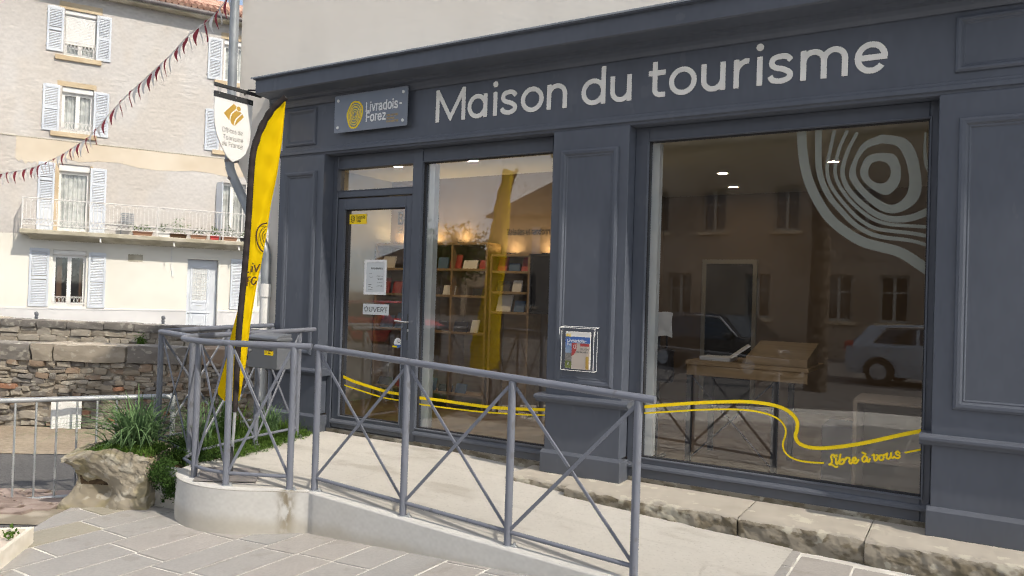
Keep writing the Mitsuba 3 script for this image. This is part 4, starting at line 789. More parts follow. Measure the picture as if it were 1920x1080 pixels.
m = ext(up, .35); m.apply_translation((0, 0, -.35)); add(Ho + '__wall', m, 'rough_render', M=HM_)
m = ext(gd, .34); m.apply_translation((0, 0, -.34)); add(Ho + '__wall', m, 'white_render', M=HM_, label='white painted ground floor wall')
add(Ho + '__wall', [LB(-9, -8.7, -.4, 11.95, -9, -.36), LB(8.7, 9, -.4, 11.95, -9, -.36), LB(-9, 9, -.4, 11.95, -9, -8.7)], 'rough_render', M=HM_)
pl = sbox(-9, -.4, 9, .69).difference(sbox(3.88, -.4, 5.0, .7)); add(Ho + '__plinth', ext(pl, .025), 'plinth_paint', M=HM_)
add(Ho + '__plinth_ledge', [LB(-9, 3.87, .69, .735, 0, .045), LB(5.01, 9, .69, .735, 0, .045)], 'plinth_paint', M=HM_)
def ragged(s0, s1, z0, z1, seed):
    r = np.random.default_rng(seed); n = 14; xs = np.linspace(s0, s1, n); return Polygon([(x, z0 + r.uniform(-.10, .10)) for x in xs] + [(x, z1) for x in xs[::-1]])
add(Ho + '__band', ext(unary_union([ragged(-1.75, 6.5, 6.05, 6.66, 2), ragged(-1.75, -.5, 5.8, 6.2, 4)]), .012), 'peach_render', M=HM_, label='bare peach coloured band between the floors')
add(Ho + '__band_edge', LB(-9, 9, 6.66, 6.685, 0, .025), 'slab_stone', M=HM_)
for s0, s1, z0, z1 in ((-.62, .72, 11.36, 11.62), (-.6, .62, 8.62, 8.8), (4.80, 6.1, 11.36, 11.6), (-.62, -.44, 3.45, 5.86), (.52, .60, 3.45, 5.86)): add(Ho + '__lintel', LB(s0, s1, z0, z1, -.3, .008), 'sill_stone', M=HM_)
for s0, s1, z in ((-.70, .74, 9.70), (-.76, .68, 6.98), (4.6, 6.1, 9.70), (4.6, 6.1, 6.98)): add(Ho + '__sill', LC(s0, s1, z - .17, z, -.2, .09), 'sill_stone', M=HM_)
def guard(parent, s0, s1, z):
    g = [tube([(s0, z, .03), (s1, z, .03)], .012, 6), tube([(s0, z - .24, .03), (s1, z - .24, .03)], .012, 6)]
    for k in range(9):
        c = s0 + (s1 - s0) * (k + .5) / 9; g.append(tube([(c + .045 * cos(t), z - .12 + .10 * sin(t), .03) for t in np.linspace(0, 2 * PI, 13)], .008, 5))
    add(parent + '__guard', g, 'white_iron', M=HM_, kind='stuff')
def house_window(s0, s1, z0, z1, box=.2, blind=None, curtain='curtain', mull=True, guard_z=None, lab=None):
    Wi = numbered(Ho + '__window'); b = -.16
    bars = [LB(s0, s0 + .09, z0, z1 - box, b - .06, b), LB(s1 - .09, s1, z0, z1 - box, b - .06, b), LB(s0, s1, z0, z0 + .14, b - .06, b + .002), LB(s0, s1, z1 - box - .09, z1 - box, b - .06, b + .002)]
    if mull: bars.append(LB((s0 + s1) / 2 - .065, (s0 + s1) / 2 + .065, z0 + .1, z1 - box, b - .055, b + .012))
    add(Wi, bars, 'window_white', M=HM_)
    if lab: labels.setdefault(Wi, {})['label'] = lab
    pv = lambda o, z00=z0 + .1, z11=z1 - box: (np.array([(s0 + .05, z00, o), (s1 - .05, z00, o), (s1 - .05, z11, o), (s0 + .05, z11, o)]), np.array([(0, 1, 2, 3)]))
    add(Wi + '__pane', pv(b - .03), 'house_glass', M=HM_)
    if curtain:
        xs = np.linspace(s0 + .06, s1 - .06, 60); ys = np.linspace(z0 + .05, z1 - box, 3)
        v = [(x, y, b - .13 + .025 * sin(x * 42) + .01 * sin(x * 90)) for x in xs for y in ys]; i, j = np.meshgrid(np.arange(59), np.arange(2), indexing='ij'); a = (i * 3 + j).ravel()
        add(Wi + '__curtain', trimesh.Trimesh(np.array(v), np.vstack([np.stack([a, a + 3, a + 4], 1), np.stack([a, a + 4, a + 1], 1)]), process=False), curtain, smooth=True, M=HM_)
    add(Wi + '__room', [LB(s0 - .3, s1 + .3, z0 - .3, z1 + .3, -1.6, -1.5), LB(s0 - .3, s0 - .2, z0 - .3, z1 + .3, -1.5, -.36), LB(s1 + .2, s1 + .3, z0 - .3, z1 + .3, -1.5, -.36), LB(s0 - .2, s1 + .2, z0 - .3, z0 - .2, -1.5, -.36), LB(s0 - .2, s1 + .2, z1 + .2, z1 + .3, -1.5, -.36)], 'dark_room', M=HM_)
    if box: add(Wi + '__shutter_box', LC(s0, s1, z1 - box, z1, -.22, -.05, .02), 'window_white', M=HM_)
    if blind: 
        n = int((z1 - box - blind) / .055); add(Wi + '__roller_blind', [LC(s0 + .03, s1 - .03, blind + k * .055, blind + k * .055 + .052, -.125, -.105, .006) for k in range(n)], 'window_white', M=HM_, kind='stuff')
    if guard_z: guard(Wi, s0, s1, guard_z)
house_window(-.44, .55, 9.70, 11.36, .16, blind=10.16, guard_z=10.22, lab='top window with its white roller blind half down')
house_window(-.44, .54, 6.98, 8.62, .2, guard_z=7.34)
house_window(-.46, .52, 3.45, 5.86, .25, mull=False, lab='balcony window with a lace curtain')
house_window(-.53, .50, .80, 2.80, .17, curtain=None, guard_z=1.14, lab='dark ground floor window')
house_window(4.92, 5.9, 9.7, 11.36, .2); house_window(4.92, 5.9, 6.98, 8.6, .2); house_window(4.92, 5.92, 3.45, 5.75, .0); house_window(6.02, 6.9, .80, 2.80, .2)
lace = numbered(Ho + '__curtain'); add(lace, [LB(-.40, -.24, .95, 2.6, -.34, -.33), LB(.30, .44, .95, 2.6, -.34, -.33)], 'brown_print', M=HM_, label='brown curtains')
def shutter(s0, s1, z0, z1, solid=0.0, label=None):
    Sh = numbered(Ho + '__shutter'); o0, o1 = .02, .055; w = .07
    rails = [z0, z0 + (z1 - z0) * .5, z1] if not solid else [z0, z0 + solid, z0 + solid + (z1 - z0 - solid) * .62, z1]
    parts = [LC(s0, s0 + w, z0, z1, o0, o1), LC(s1 - w, s1, z0, z1, o0, o1)] + [LC(s0 + w, s1 - w, np.clip(z - .06, z0, z1 - .1), np.clip(z - .06, z0, z1 - .1) + .11, o0, o1) for z in rails]
    if solid: parts += [LB(s0 + w, s1 - w, z0, z0 + solid, o0, o0 + .015), LC(s0 + w + .04, s1 - w - .04, z0 + .14, z0 + solid - .1, o0, o0 + .03)]
    add(Sh, parts, 'shutter_paint', M=HM_)
    sl = []; lo = z0 + solid
    for z in np.arange(lo + .09, z1 - .08, .058):
        if any(abs(z - q) < .07 for q in rails): continue
        v = np.array([(s0 + w, z - .02, o0 + .031), (s1 - w, z - .02, o0 + .031), (s1 - w, z + .018, o0 + .004), (s0 + w, z + .018, o0 + .004), (s0 + w, z - .030, o0 + .027), (s1 - w, z - .030, o0 + .027), (s1 - w, z + .008, o0), (s0 + w, z + .008, o0)])
        sl.append(trimesh.convex.convex_hull(v))
    add(Sh + '__slats', sl, 'shutter_paint', M=HM_, kind='stuff')
    add(Sh + '__hinge', [LB(s0 - .02, s0 + .06, z, z + .03, o1, o1 + .012) for z in (z0 + .2, z1 - .25)], 'shutter_paint', M=HM_, kind='stuff')
for a in ((-.97, -.46, 9.80, 11.38), (.56, 1.03, 9.70, 11.32), (-1.02, -.50, 6.98, 8.62), (.55, 1.04, 6.95, 8.56), (4.34, 4.86, 9.70, 11.31), (4.32, 4.84, 6.93, 8.54), (-1.23, -.63, .78, 2.82), (.57, 1.13, .76, 2.76), (5.45, 5.98, .80, 2.78)): shutter(*a)
for a in ((-1.07, -.56, 3.46, 5.86), (.53, 1.05, 3.46, 5.80)): shutter(*a, solid=.85)
m = LB(-.02, .5, 3.46, 5.72, 0, .035); m.apply_transform(trimesh.transformations.rotation_matrix(rad(-75), (0, 1, 0))); m.apply_translation((4.86, 0, .02)); add(Ho + '__shutter', m, 'shutter_paint', M=HM_)
# the street door
Do = numbered(Ho + '__door')
add(Do, [LB(3.90, 4.98, -.2, 2.68, -.30, -.24), LC(4.02, 4.10, .1, 2.45, -.25, -.215), LC(4.62, 4.70, .1, 2.45, -.25, -.215), LC(4.10, 4.62, 2.36, 2.45, -.25, -.215), LC(4.10, 4.62, 1.02, 1.12, -.25, -.21), LC(3.96, 4.76, .62, .68, -.25, -.19), LC(4.16, 4.56, .2, .56, -.25, -.22), LC(4.10, 4.62, .72, .98, -.25, -.225)], 'shutter_paint', M=HM_)
gr = []
for x in np.linspace(4.13, 4.59, 7): gr.append(tube([(x, 1.12, -.222), (x, 2.36, -.222)], .007, 5))
for z in np.linspace(1.16, 2.32, 8): gr.append(tube([(4.11, z, -.222), (4.61, z, -.222)], .007, 5))
for k in range(10): gr.append(tube([(4.36 + .16 * cos(t) * (1 if k < 1 else .35), 1.74 + (k - 1) * .11 * (k > 0) - .5 * (k > 0) + .16 * sin(t) * (1 if k < 1 else .35), -.218) for t in np.linspace(0, 2 * PI, 13)], .006, 4))
add(Do + '__grille', gr, 'window_white', M=HM_, kind='stuff')
add(Do + '__pane', LB(4.10, 4.62, 1.12, 2.36, -.239, -.236), 'paper_grey', M=HM_)
add(Do + '__letter_slot', LB(4.26, 4.46, .90, .93, -.226, -.218), 'steel', M=HM_)
add(Ho + '__vent_cover', LB(1.84, 2.33, 2.50, 2.77, 0, .018), 'slab_stone', M=HM_)
add(Ho + '__hook', [tube([(3.28, 3.2, .03), (3.3, 2.4, .03), (3.34, 2.02, .03), (3.39, 1.98, .03), (3.41, 2.05, .03)], .008, 5)], 'shutter_paint', M=HM_)
# roof edge
add(Ho + '__soffit', LB(-9, 9, 11.93, 11.99, -.4, .50), 'slab_stone', M=HM_)
add(Ho + '__gutter', [tube([(-9, 12.06, .53), (9, 12.06, .53)], .085, 12), LB(-9, 9, 11.99, 12.12, .40, .46), LB(-9, 9, 11.935, 11.96, .0, .06)], 'gutter_zinc', smooth=40, M=HM_)
add(Ho + '__roof', [(np.array([(-9.1, 12.13, .55), (9.1, 12.13, .55), (9.1, 14.3, -4.2), (-9.1, 14.3, -4.2), (-9.1, 12.1, -9), (9.1, 12.1, -9)]), np.array([(0, 1, 2, 3), (3, 2, 5, 4)]))], 'roof_tile', M=HM_)
tl = []
for i in range(24):
    for j in range(4):
        t0 = j * .33; tl.append(tube([(2.4 + i * .22, 12.15 + t0 * .456 + .03, .60 - t0), (2.4 + i * .22, 12.15 + (t0 + .36) * .456 + .01, .60 - t0 - .36)], .10, 8))
add(Ho + '__roof__tile', tl, 'roof_tile', smooth=40, M=HM_, kind='stuff')
# balcony
Ba = numbered(Ho + '__balcony')
add(Ba, [LC(-1.52, 8.5, 3.28, 3.44, 0, .80, .02), trimesh.convex.convex_hull(np.array([(-1.3, 3.28, 0), (8.4, 3.28, 0), (8.4, 3.28, .62), (-1.3, 3.28, .62), (-1.2, 3.12, 0), (8.4, 3.12, 0)]))], 'slab_stone', M=HM_)
iron, zt = [], 4.50
for s in (-1.46, 2.72, 5.0, 6.55): add(Ba + '__post', tube([(s, 3.42, .74), (s, zt + .03, .74)], .022, 8), 'white_iron', M=HM_)
for z, r_ in ((zt, .018), (3.78, .013), (3.60, .013)): add(Ba + '__rail', [tube([(-1.46, z, .74), (8.4, z, .74)], r_, 6), tube([(-1.46, z, .74), (-1.46, z, .02)], r_, 6)], 'white_iron', M=HM_)
for s in np.arange(-1.34, 7.2, .125): iron.append(tube([(s, 3.78, .74), (s, 4.22, .74), (s, zt - .12, .74)], [.010, .010, .009], 5)); 
for s in np.arange(-1.46, 7.2, .25): iron.append(tube([(s + .125 + .11 * cos(t), zt - .13 + .12 * sin(t), .74) for t in np.linspace(0, PI, 8)], .008, 4))
for o in np.arange(.1, .74, .125): iron.append(tube([(-1.46, 3.78, o), (-1.46, zt, o)], .010, 5))
for s in np.arange(-1.46, 7.2, .14): iron += [tube([(s, 3.60, .74), (s + .14, 3.78, .74)], .008, 4), tube([(s, 3.78, .74), (s + .14, 3.60, .74)], .008, 4)]
add(Ba + '__balusters', iron, 'white_iron', M=HM_, kind='stuff')
for s in (.9, 3.3, 5.6): add(Ba + '__spout', tube([(s, 3.27, .7), (s, 3.15, .7), (s + .02, 3.10, .74)], .03, 6), 'white_iron', M=HM_)
def hplace(s, z, o): return HM_ @ np.array([[1, 0, 0, s], [0, 1, 0, z], [0, 0, 1, o], [0, 0, 0, 1.]])
Ch = thing('folding_chair', 'grey folding garden chair on the balcony between the posts', 'chair'); M = hplace(1.75, 3.44, .35)
add(Ch + '__frame', [tube([(-.2, 0, .1), (-.2, .78, -.05)], .014, 6), tube([(.2, 0, .1), (.2, .78, -.05)], .014, 6), tube([(-.2, 0, -.2), (-.2, .42, .15)], .014, 6), tube([(.2, 0, -.2), (.2, .42, .15)], .014, 6)], 'pipe_zinc', M=M)
for k in range(5): add(Ch + '__slat', LC(-.22, .22, .46 + k * .075, .51 + k * .075, .01 - k * .014, .03 - k * .014), 'pipe_zinc', M=M)
add(Ch + '__seat', LC(-.21, .21, .40, .43, -.1, .2), 'pipe_zinc', M=M)
pots = [(2.25, 'terracotta', .34, 'long terracotta flower trough on the balcony nearest the folding chair'), (2.95, 'white_pvc', .2, 'white flower pot on the balcony, next after the long terracotta trough'), (3.45, 'brown_print', .30, 'dark brown flower trough in the middle of the balcony'), (4.15, 'terracotta', .30, 'terracotta trough left of the small bright red pot on the balcony'), (4.72, 'red_print', .16, 'small bright red flower pot on the balcony'), (5.25, 'terracotta', .30, 'orange terracotta trough on the balcony below the right hand window'), (5.85, 'black_steel', .2, 'dark flower pot at the right end of the balcony')]
for k, (s, m_, w, lb) in enumerate(pots):
    P = thing('flower_pot', lb, 'flower pot', 'flower pots on the balcony'); M = hplace(s, 3.44, .60)
    add(P + '__pot', [trimesh.convex.convex_hull(np.array([(x * q, y, z * q) for y, q in ((0, .85), (.17, 1)) for x in (-w, w) for z in (-.08, .08)])), LC(-w - .01, w + .01, .16, .185, -.09, .09)], m_, M=M)
    pts = rng.normal(size=(90 if k % 2 else 160, 3)) * [w * .5, .06 + .05 * (k % 3), .05] + [0, .27 + .05 * (k % 3), 0]
    add(P + '__plant', leaves(pts, .07, 1.8, k + 50), 'heather_leaf' if k % 2 else 'grass_leaf', M=M, kind='stuff')
for px, lb in ((68, 'small grey bollard head showing above the further wall below the left shutter'), (306, 'small grey bollard head showing above the further wall left of the street door')):
    c = atd(px, 600, 20.0); P = thing('bollard', lb, 'bollard', None)
    z = .86; add(P + '__post', tube([(c[0], c[1], -.15), (c[0], c[1], z - .14)], .04, 12), 'box_paint', smooth=40)
    add(P + '__head', tube([(c[0], c[1], z - .17), (c[0], c[1], z - .15), (c[0], c[1], z - .12), (c[0], c[1], z - .09), (c[0], c[1], z - .04), (c[0], c[1], z)], [.035, .05, .03, .048, .05, .015], 12), 'box_paint', smooth=60)

# ------------------------------------------------------------------ bunting
Bu = thing('bunting', 'string of small red and white pennants sagging from the shop corner to the left', 'bunting')
bp_ = spline([(-40, 330), (0, 326), (60, 314), (105, 296), (150, 268), (172, 252), (225, 192), (275, 145), (320, 103), (352, 68), (395, 34), (418, 8), (440, -25)], 10)
dep = np.interp(bp_[:, 0], [-40, 440], [15.0, 8.3]); P3 = np.array([atd(x, y, d) for (x, y), d in zip(bp_, dep)])
add(Bu + '__string', tube(P3, .006, 5), 'pennant_white')
ln = np.concatenate([[0], np.cumsum(np.linalg.norm(np.diff(P3, axis=0), axis=1))]); r = np.random.default_rng(11); s, k = .15, 0
while s < ln[-1] - .15:
    w = .115; a, b = (np.array([np.interp(q, ln, P3[:, i]) for i in range(3)]) for q in (s, s + w)); mid = (a + b) / 2; e = (b - a) / w
    side = np.cross(b - a, [0, 0, 1.]); side /= np.linalg.norm(side); n = 6; v = []; h = r.uniform(.19, .25); tw = r.uniform(-.9, .9); sw = r.normal() * .025; fold = r.uniform(.1, .8)
    for q in np.linspace(0, 1, n):
        ang = tw * min(1, q * 2.5); dv = e * cos(ang) + side * sin(ang); hw = dv * w * .5 * (1 - q * .95) * (1 - .5 * fold * min(1, q * 3)); c = mid * (1 if q else 1) - np.array([0, 0, 1.]) * h * q + e * sw * q + side * .02 * sin(q * 4 + tw)
        if q == 0: hw = (b - a) * .5
        v += [c - hw, c + np.cross(dv, [0, 0, 1.]) * .02 * fold, c + hw]
    f = []
    for i in range(n - 1):
        for j in (0, 1): f.append((3 * i + j, 3 * i + 3 + j, 3 * i + 4 + j, 3 * i + 1 + j))
    add(Bu + '__pennant', (np.array(v), np.array(f)), 'pennant_red' if k % 2 else 'pennant_white', smooth=True); k += 1; s += w * r.uniform(1.2, 1.75)

# ------------------------------------------------------------------ crowd barrier
ba, bb = atd(-190, 950, 5.7), atd(318, 930, 6.53); ba, bb = ba[:2], bb[:2]
Cb = thing('crowd_barrier', 'galvanised crowd control barrier standing between the street and the stone trough', 'barrier')
bp2 = lambda q, z: (*(ba + (bb - ba) * q), z)
zt, zb = .70, -.10
add(Cb + '__frame', [tube(spline([bp2(0, zb + .04), bp2(0, zt - .06), bp2(.012, zt - .012), bp2(.035, zt)], 4), .021, 10), tube([bp2(.035, zt), bp2(.965, zt)], .021, 12), tube([bp2(0, zb), bp2(1, zb)], .019, 12), tube(spline([bp2(1, zb), bp2(1, zt - .06), bp2(.988, zt - .012), bp2(.965, zt)], 4), .021, 10)], 'galvanised', smooth=45)
Lb = np.linalg.norm(bb - ba); n = int(Lb / .137)
for k in range(1, n): add(Cb + '__bar', tube([bp2(k / n, zb), bp2(k / n, zt)], .0085, 8), 'galvanised', smooth=45)
nn_ = np.array([-(bb - ba)[1], (bb - ba)[0]]) / Lb
for q in (.08, .92):
    c = ba + (bb - ba) * q; add(Cb + '__foot', tube([(*(c - nn_ * .3), -.145), (*(c - nn_ * .1), zb), (*(c + nn_ * .1), zb), (*(c + nn_ * .3), -.145)], .014, 8), 'galvanised', smooth=45)
Pp = thing('paper_sheet', 'blank white paper sheet hung on the bars of the crowd barrier', 'paper')
q0, q1 = atd(91, 780, 6.22), atd(148, 780, 6.31); off = np.array([-RH[1], RH[0], 0]) * .03
v = [(*(q0 + (q1 - q0) * u + off)[:2], z + .006 * sin(u * 5)) for u in np.linspace(0, 1, 9) for z in (.435, .665)]
v = np.array(v); v[:, :2] += (WH[:2] * (.008 * np.sin(np.repeat(np.linspace(0, 1, 9), 2) * 7))[:, None])
a = np.arange(8) * 2; add(Pp, trimesh.Trimesh(v, np.vstack([np.stack([a, a + 2, a + 3], 1), np.stack([a, a + 3, a + 1], 1)]), process=False), 'paper', smooth=True)

# ------------------------------------------------------------------ stone trough, plants, white planter
Tr = thing('stone_trough', 'weathered hollowed stone trough planted with grass at the corner of the landing', 'trough')
to = atz(186, 955, 0.0); TM = np.eye(4); TM[:3, 0], TM[:3, 1], TM[:3, 3] = RH, WH, (to[0], to[1], 0)
ou = lump(-.31, .345, 0, .47, -.12, .42, .10, .0, 1, 18)
v = ou.vertices
zz_ = np.clip(v[:, 2] / .42, 0, 1); left = np.clip((.05 - v[:, 0]) / .36, 0, 1)
v[:, 0] += left * (.085 * np.sin(np.clip((zz_ - .1) / .75, 0, 1) * PI) ** .8)
front = np.clip((.23 - v[:, 1]) / .23, 0, 1); v[:, 1] += front * left * .10 * np.sin(np.clip((zz_ - .05) / .8, 0, 1) * PI)
cav = np.exp(-(((v[:, 0] + .02) / .11) ** 2 + ((v[:, 2] - .10) / .10) ** 2)); v[:, 1] += front * cav * .12
v[:, 2] += .035 * np.sin(v[:, 0] * 7 + 1) * (zz_ > .9) - .045 * (zz_ > .9) * front * (1 - .6 * left) - .02 * (zz_ > .9) * np.clip(v[:, 0] / .3, 0, 1)
ou.vertices = v; ou = ou.subdivide()
d = np.stack([meshkit.fbm(ou.vertices * 7 + 31 * k, 4, k) for k in range(3)], 1) - .5; d2 = np.stack([meshkit.fbm(ou.vertices * 24 + 11 * k, 3, k + 5) for k in range(3)], 1) - .5
ou.vertices = ou.vertices + d * .036 + d2 * .036
try:
    inner = lump(-.20, .335, .085, .41, .31, .7, .3, .01, 4, 4); ob = trimesh.boolean.difference([ou, inner], engine='manifold')
    if len(ob.faces) < 100: ob = ou
except Exception: ob = ou
add(Tr, ob, 'trough_stone', smooth=50, M=TM)
add(Tr + '__soil', lump(-.21, .34, .08, .42, .15, .375, .3, .01, 8, 5), 'soil', M=TM)
Gt = thing('grass_clump', 'tall clump of arching green sword shaped leaves behind the stone trough', 'plant')
c0 = atd(258, 815, 5.95); n = 300; base = np.stack([c0[0] + rng.normal(size=n) * .06, c0[1] + rng.normal(size=n) * .06, np.full(n, .30)], 1)
add(Gt + '__foliage', blades(base, .60, .019, 3, .95, 6), 'sword_leaf', kind='stuff')
Gs = thing('trough_grass', 'short bright green grass filling the stone trough', 'grass', kind='stuff')
pts = np.stack([rng.uniform(-.18, .33, 1100), rng.uniform(.07, .40, 1100), np.full(1100, .372)], 1); pts = pts @ TM[:3, :3].T + TM[:3, 3]
add(Gs, blades(pts, .085, .005, 4, .8, 3), 'grass_leaf', kind='stuff')
He = thing('creeping_bush', 'dark green creeping bush spilling over the bed wall beside the stone trough', 'bush')
pts = []
for k in range(4200):
    t = rng.random(); a = np.array([-5.42 + t * .62, -1.70 + .07 * sin(t * 5), 0]); hgt = rng.random() ** .8
    drop = .13 + .22 * np.exp(-((t - .33) / .22) ** 2); ou_ = .06 + .10 * sin(min(1, hgt * 1.4) * PI)
    pts.append(a + np.array([rng.normal() * .02 + .02, -ou_ * (.5 + rng.random() * .7), .40 - hgt * (drop + .11) + rng.normal() * .02]))
for k in range(2200): t = rng.random(); pts.append(np.array([-5.50 + t * .60, -1.60 + rng.random() * .32, .32 + .11 * abs(sin(t * 7)) * rng.random() + .03 * rng.random()]))
add(He + '__foliage', leaves(np.array(pts), .026, 3.0, 9, .1), 'heather_leaf', kind='stuff')
Bg = thing('bed_grass', 'green grass and weeds filling the raised bed between the two railings', 'grass', kind='stuff')
from shapely import contains_xy
bp3 = Polygon(bed).buffer(-.03); pts = []
while len(pts) < 2600:
    q = (rng.uniform(-5.86, -4.95), rng.uniform(-1.68, .1))
    if contains_xy(bp3, *q): pts.append((*q, .27))
pts = np.array(pts); hgt = .11 + .10 * meshkit.noise(pts * [3, 3, 0] + 2); lv = [blades(pts, .19, .006, 12, .8, 4)]
lv.append(leaves(np.array([(q[0], q[1], .30 + .05 * rng.random()) for q in pts[:1500]]), .03, 2.0, 13))
e_ = np.array([np.array([-5.30, -.15]) * (1 - t) + np.array([-5.0, -1.25]) * t for t in rng.random(900)]) + rng.normal(size=(900, 2)) * .045; e_ = e_ + np.array([.04, 0])
lv.append(leaves(np.column_stack([e_, .305 + rng.random(900) * .035]), .028, 2.2, 14)); lv.append(blades(np.column_stack([e_[:350], np.full(350, .30)]), .09, .004, 15, 1.0, 3))
add(Bg, cat(lv), 'grass_leaf', kind='stuff')
for k, (x, y, h, lb) in enumerate([(-5.50, -1.15, .50, 'upright green grassy plant in the raised bed behind the corner post'), (-5.62, -.75, .46, 'grassy plant in the middle of the raised bed'), (-5.45, -.45, .40, 'grassy plant in the raised bed in front of the letter box')]):
    Tk = thing('grass_clump', lb, 'plant'); n = 110; base = np.stack([x + rng.normal(size=n) * .05, y + rng.normal(size=n) * .05, np.full(n, .28)], 1); add(Tk + '__foliage', blades(base, h, .012, 30 + k, .55, 5), 'grass_leaf' if k % 2 else 'sword_leaf', kind='stuff')
Wp = thing('planter', 'low white framed planting box at the bottom left corner', 'planter')
C0 = atz(64, 987, .105)[:2]; e1 = (atz(0, 1036, .105)[:2] - C0); e1 /= np.linalg.norm(e1); e2 = np.array([e1[1], -e1[0]]); 
if e2[0] > 0: e2 = -e2
PM_ = np.eye(4); PM_[:2, 0], PM_[:2, 1], PM_[:2, 3] = e1, e2, C0
add(Wp + '__board', cbx(0, 1.1, 0, .03, -.02, .105, .004), 'white_frame', M=PM_); add(Wp + '__board', cbx(0, .03, .03, 1.1, -.02, .104, .004), 'white_frame', M=PM_); add(Wp + '__board', cbx(.03, 1.1, 1.07, 1.1, -.02, .104, .004), 'white_frame', M=PM_); add(Wp + '__board', cbx(1.07, 1.1, .03, 1.07, -.02, .104, .004), 'white_frame', M=PM_)
m = bx(.03, 1.07, .03, 1.07, -.01, .055).subdivide_to_size(.08); m.vertices[:, 2] += .02 * (meshkit.noise(m.vertices * 12) - .5); add(Wp + '__soil', m, 'beige_print', M=PM_)
for k, (x, y) in enumerate(((.10, .10), (.27, .16), (.42, .22))):
    q = PM_ @ np.array([x, y, .06, 1]); Sp = thing('seedling', ['tiny green seedling nearest the corner of the white planting box', 'small green seedling in the middle of the white planting box', 'small seedling in the white planting box closest to the picture edge'][k], 'plant')
    add(Sp + '__foliage', leaves(q[:3] + rng.normal(size=(40, 3)) * [.018, .018, .012] + [0, 0, .025], .026, 1.6, 60 + k), 'grass_leaf', kind='stuff')
# ------------------------------------------------------------------ inside the shop
scene['lamp_warm'] = two(pr((.8, .8, .75), .5))
def lamp(key, c, r, up, power, col=(1.0, .70, .34)):
    """a lit disc: c centre, facing up or down"""
    a = np.arange(16) * 2 * PI / 16; v = np.array([(c[0] + r * cos(t), c[1] + r * sin(t), c[2]) for t in a] + [tuple(c)]); f = np.array([(i, (i + 1) % 16, 16) for i in range(16)])
    if not up: f = f[:, ::-1]
    add(key, trimesh.Trimesh(v, f, process=False), 'lamp_warm', emitter={'type': 'area', 'radiance': rgb(tuple(power * q for q in col))})
UY = 1.88
zA = at(820, 455, UY)[2]; shelfA = [at(820, p, UY)[2] for p in (503, 552, 620)] + [.52]
def unit(label, x0, x1, ztop, shelves, ups):
    Un = thing('display_unit', label, 'display unit')
    add(Un + '__back', bx(x0 + .02, x1 - .02, 2.165, 2.185, .34, ztop - .03), 'oak')
    add(Un + '__top', cbx(x0, x1, UY, 2.18, ztop - .03, ztop, .003), 'oak')
    for x in ups: add(Un + '__upright', cbx(x - .014, x + .014, UY + .004, 2.17, .335, ztop - .03, .003), 'oak')
    for z in shelves: add(Un + '__shelf', cbx(x0 + .014, x1 - .014, UY + .008, 2.165, z - .028, z, .003), 'oak')
    return Un
xa = [at(p, 480, UY)[0] for p in (705, 770, 800, 847, 912)]
unit('oak shelf unit with books and boxes behind the door and the narrow window', xa[0], xa[-1], zA, shelfA, xa)
zB = at(960, 476, UY)[2]; shelfB = [at(960, p, UY)[2] for p in (508, 547, 585)]; xb = [at(p, 480, UY)[0] for p in (921, 992)]
unit('oak magazine rack lit from above at the right of the narrow window', xb[0], xb[1], zB, shelfB, xb)
Sc = thing('wall_screen', 'tall black screen panel on the inner wall at the right edge of the narrow window', 'screen')
a, b = at(994, 476, UY), at(1040, 590, UY); add(Sc + '__panel', cbx(a[0], b[0], UY + .02, 2.19, b[2], a[2], .01), 'black_screen'); add(Sc + '__frame', ringpanel(a[0], b[0], b[2], a[2], [(0, 0), (.0, .006), (.02, .006), (.022, 0)], fill=False), 'black_steel', M=facade(UY + .02))
order = ['first', 'second', 'third', 'fourth', 'fifth', 'sixth', 'seventh', 'eighth', 'ninth', 'tenth', 'eleventh', 'twelfth']; r = np.random.default_rng(21)
def stock(zs, x0, x1, where, names, dens):
    for z, nm in zip(zs, names):
        x = x0 + .05; k = 0
        while x < x1 - .12 and k < 11:
            w = r.uniform(.10, .22); h = r.uniform(.08, .20)
            if r.random() < dens:
                c = ['book_dark', 'book_white', 'book_red', 'book_blue', 'black_steel'][r.integers(5)]; word = {'book_dark': 'dark brown', 'book_white': 'white', 'book_red': 'red', 'book_blue': 'blue', 'black_steel': 'black'}[c]
                Bk = thing('brochure', f'{word} brochure, {order[k]} from the left on the {nm} shelf of the {where}', 'brochure', f'brochures on the {where}')
                m = cbx(-w / 2, w / 2, 0, .02, 0, h, .002); m.apply_transform(trimesh.transformations.rotation_matrix(rad(-r.uniform(8, 22)), (1, 0, 0))); m.apply_translation((x + w / 2, UY + .05, z + .001)); add(Bk + '__cover', m, c)
                m2 = bx(-w * .38, w * .38, -.0008, .0, h * .2, h * .55); m2.apply_transform(trimesh.transformations.rotation_matrix(rad(-12), (1, 0, 0))); k += 1
            x += w + r.uniform(.02, .06)
stock(shelfA, xa[0], xa[-1], 'oak shelf unit', ['top', 'second', 'third', 'lowest'], .75)
stock(shelfB, xb[0], xb[1], 'oak magazine rack', ['top', 'middle', 'lower'], .95)
wy = 2.198
Wt = thing('wall_lettering', 'dark shop section lettering on the inner wall above the oak shelf unit', 'lettering')
a, b = at(745, 421, wy), at(823, 426, wy); add(Wt + '__word', letters('Boutique', .155, a[0], a[2], wy, .003, True, b[0] - a[0]), 'ink'); a, b = at(745, 438, wy), at(768, 440, wy); add(Wt + '__word', letters('Shop', .075, a[0], a[2], wy, .003, False, (b[0] - a[0])), 'grey_ink')
Wt = thing('wall_lettering', 'dark hiking section lettering on the inner wall above the oak magazine rack', 'lettering')
a, b = at(951, 441, wy), at(1046, 452, wy); add(Wt, letters('Balades et randonnées', .072, a[0], a[2], wy, .003, False, b[0] - a[0]), 'ink')
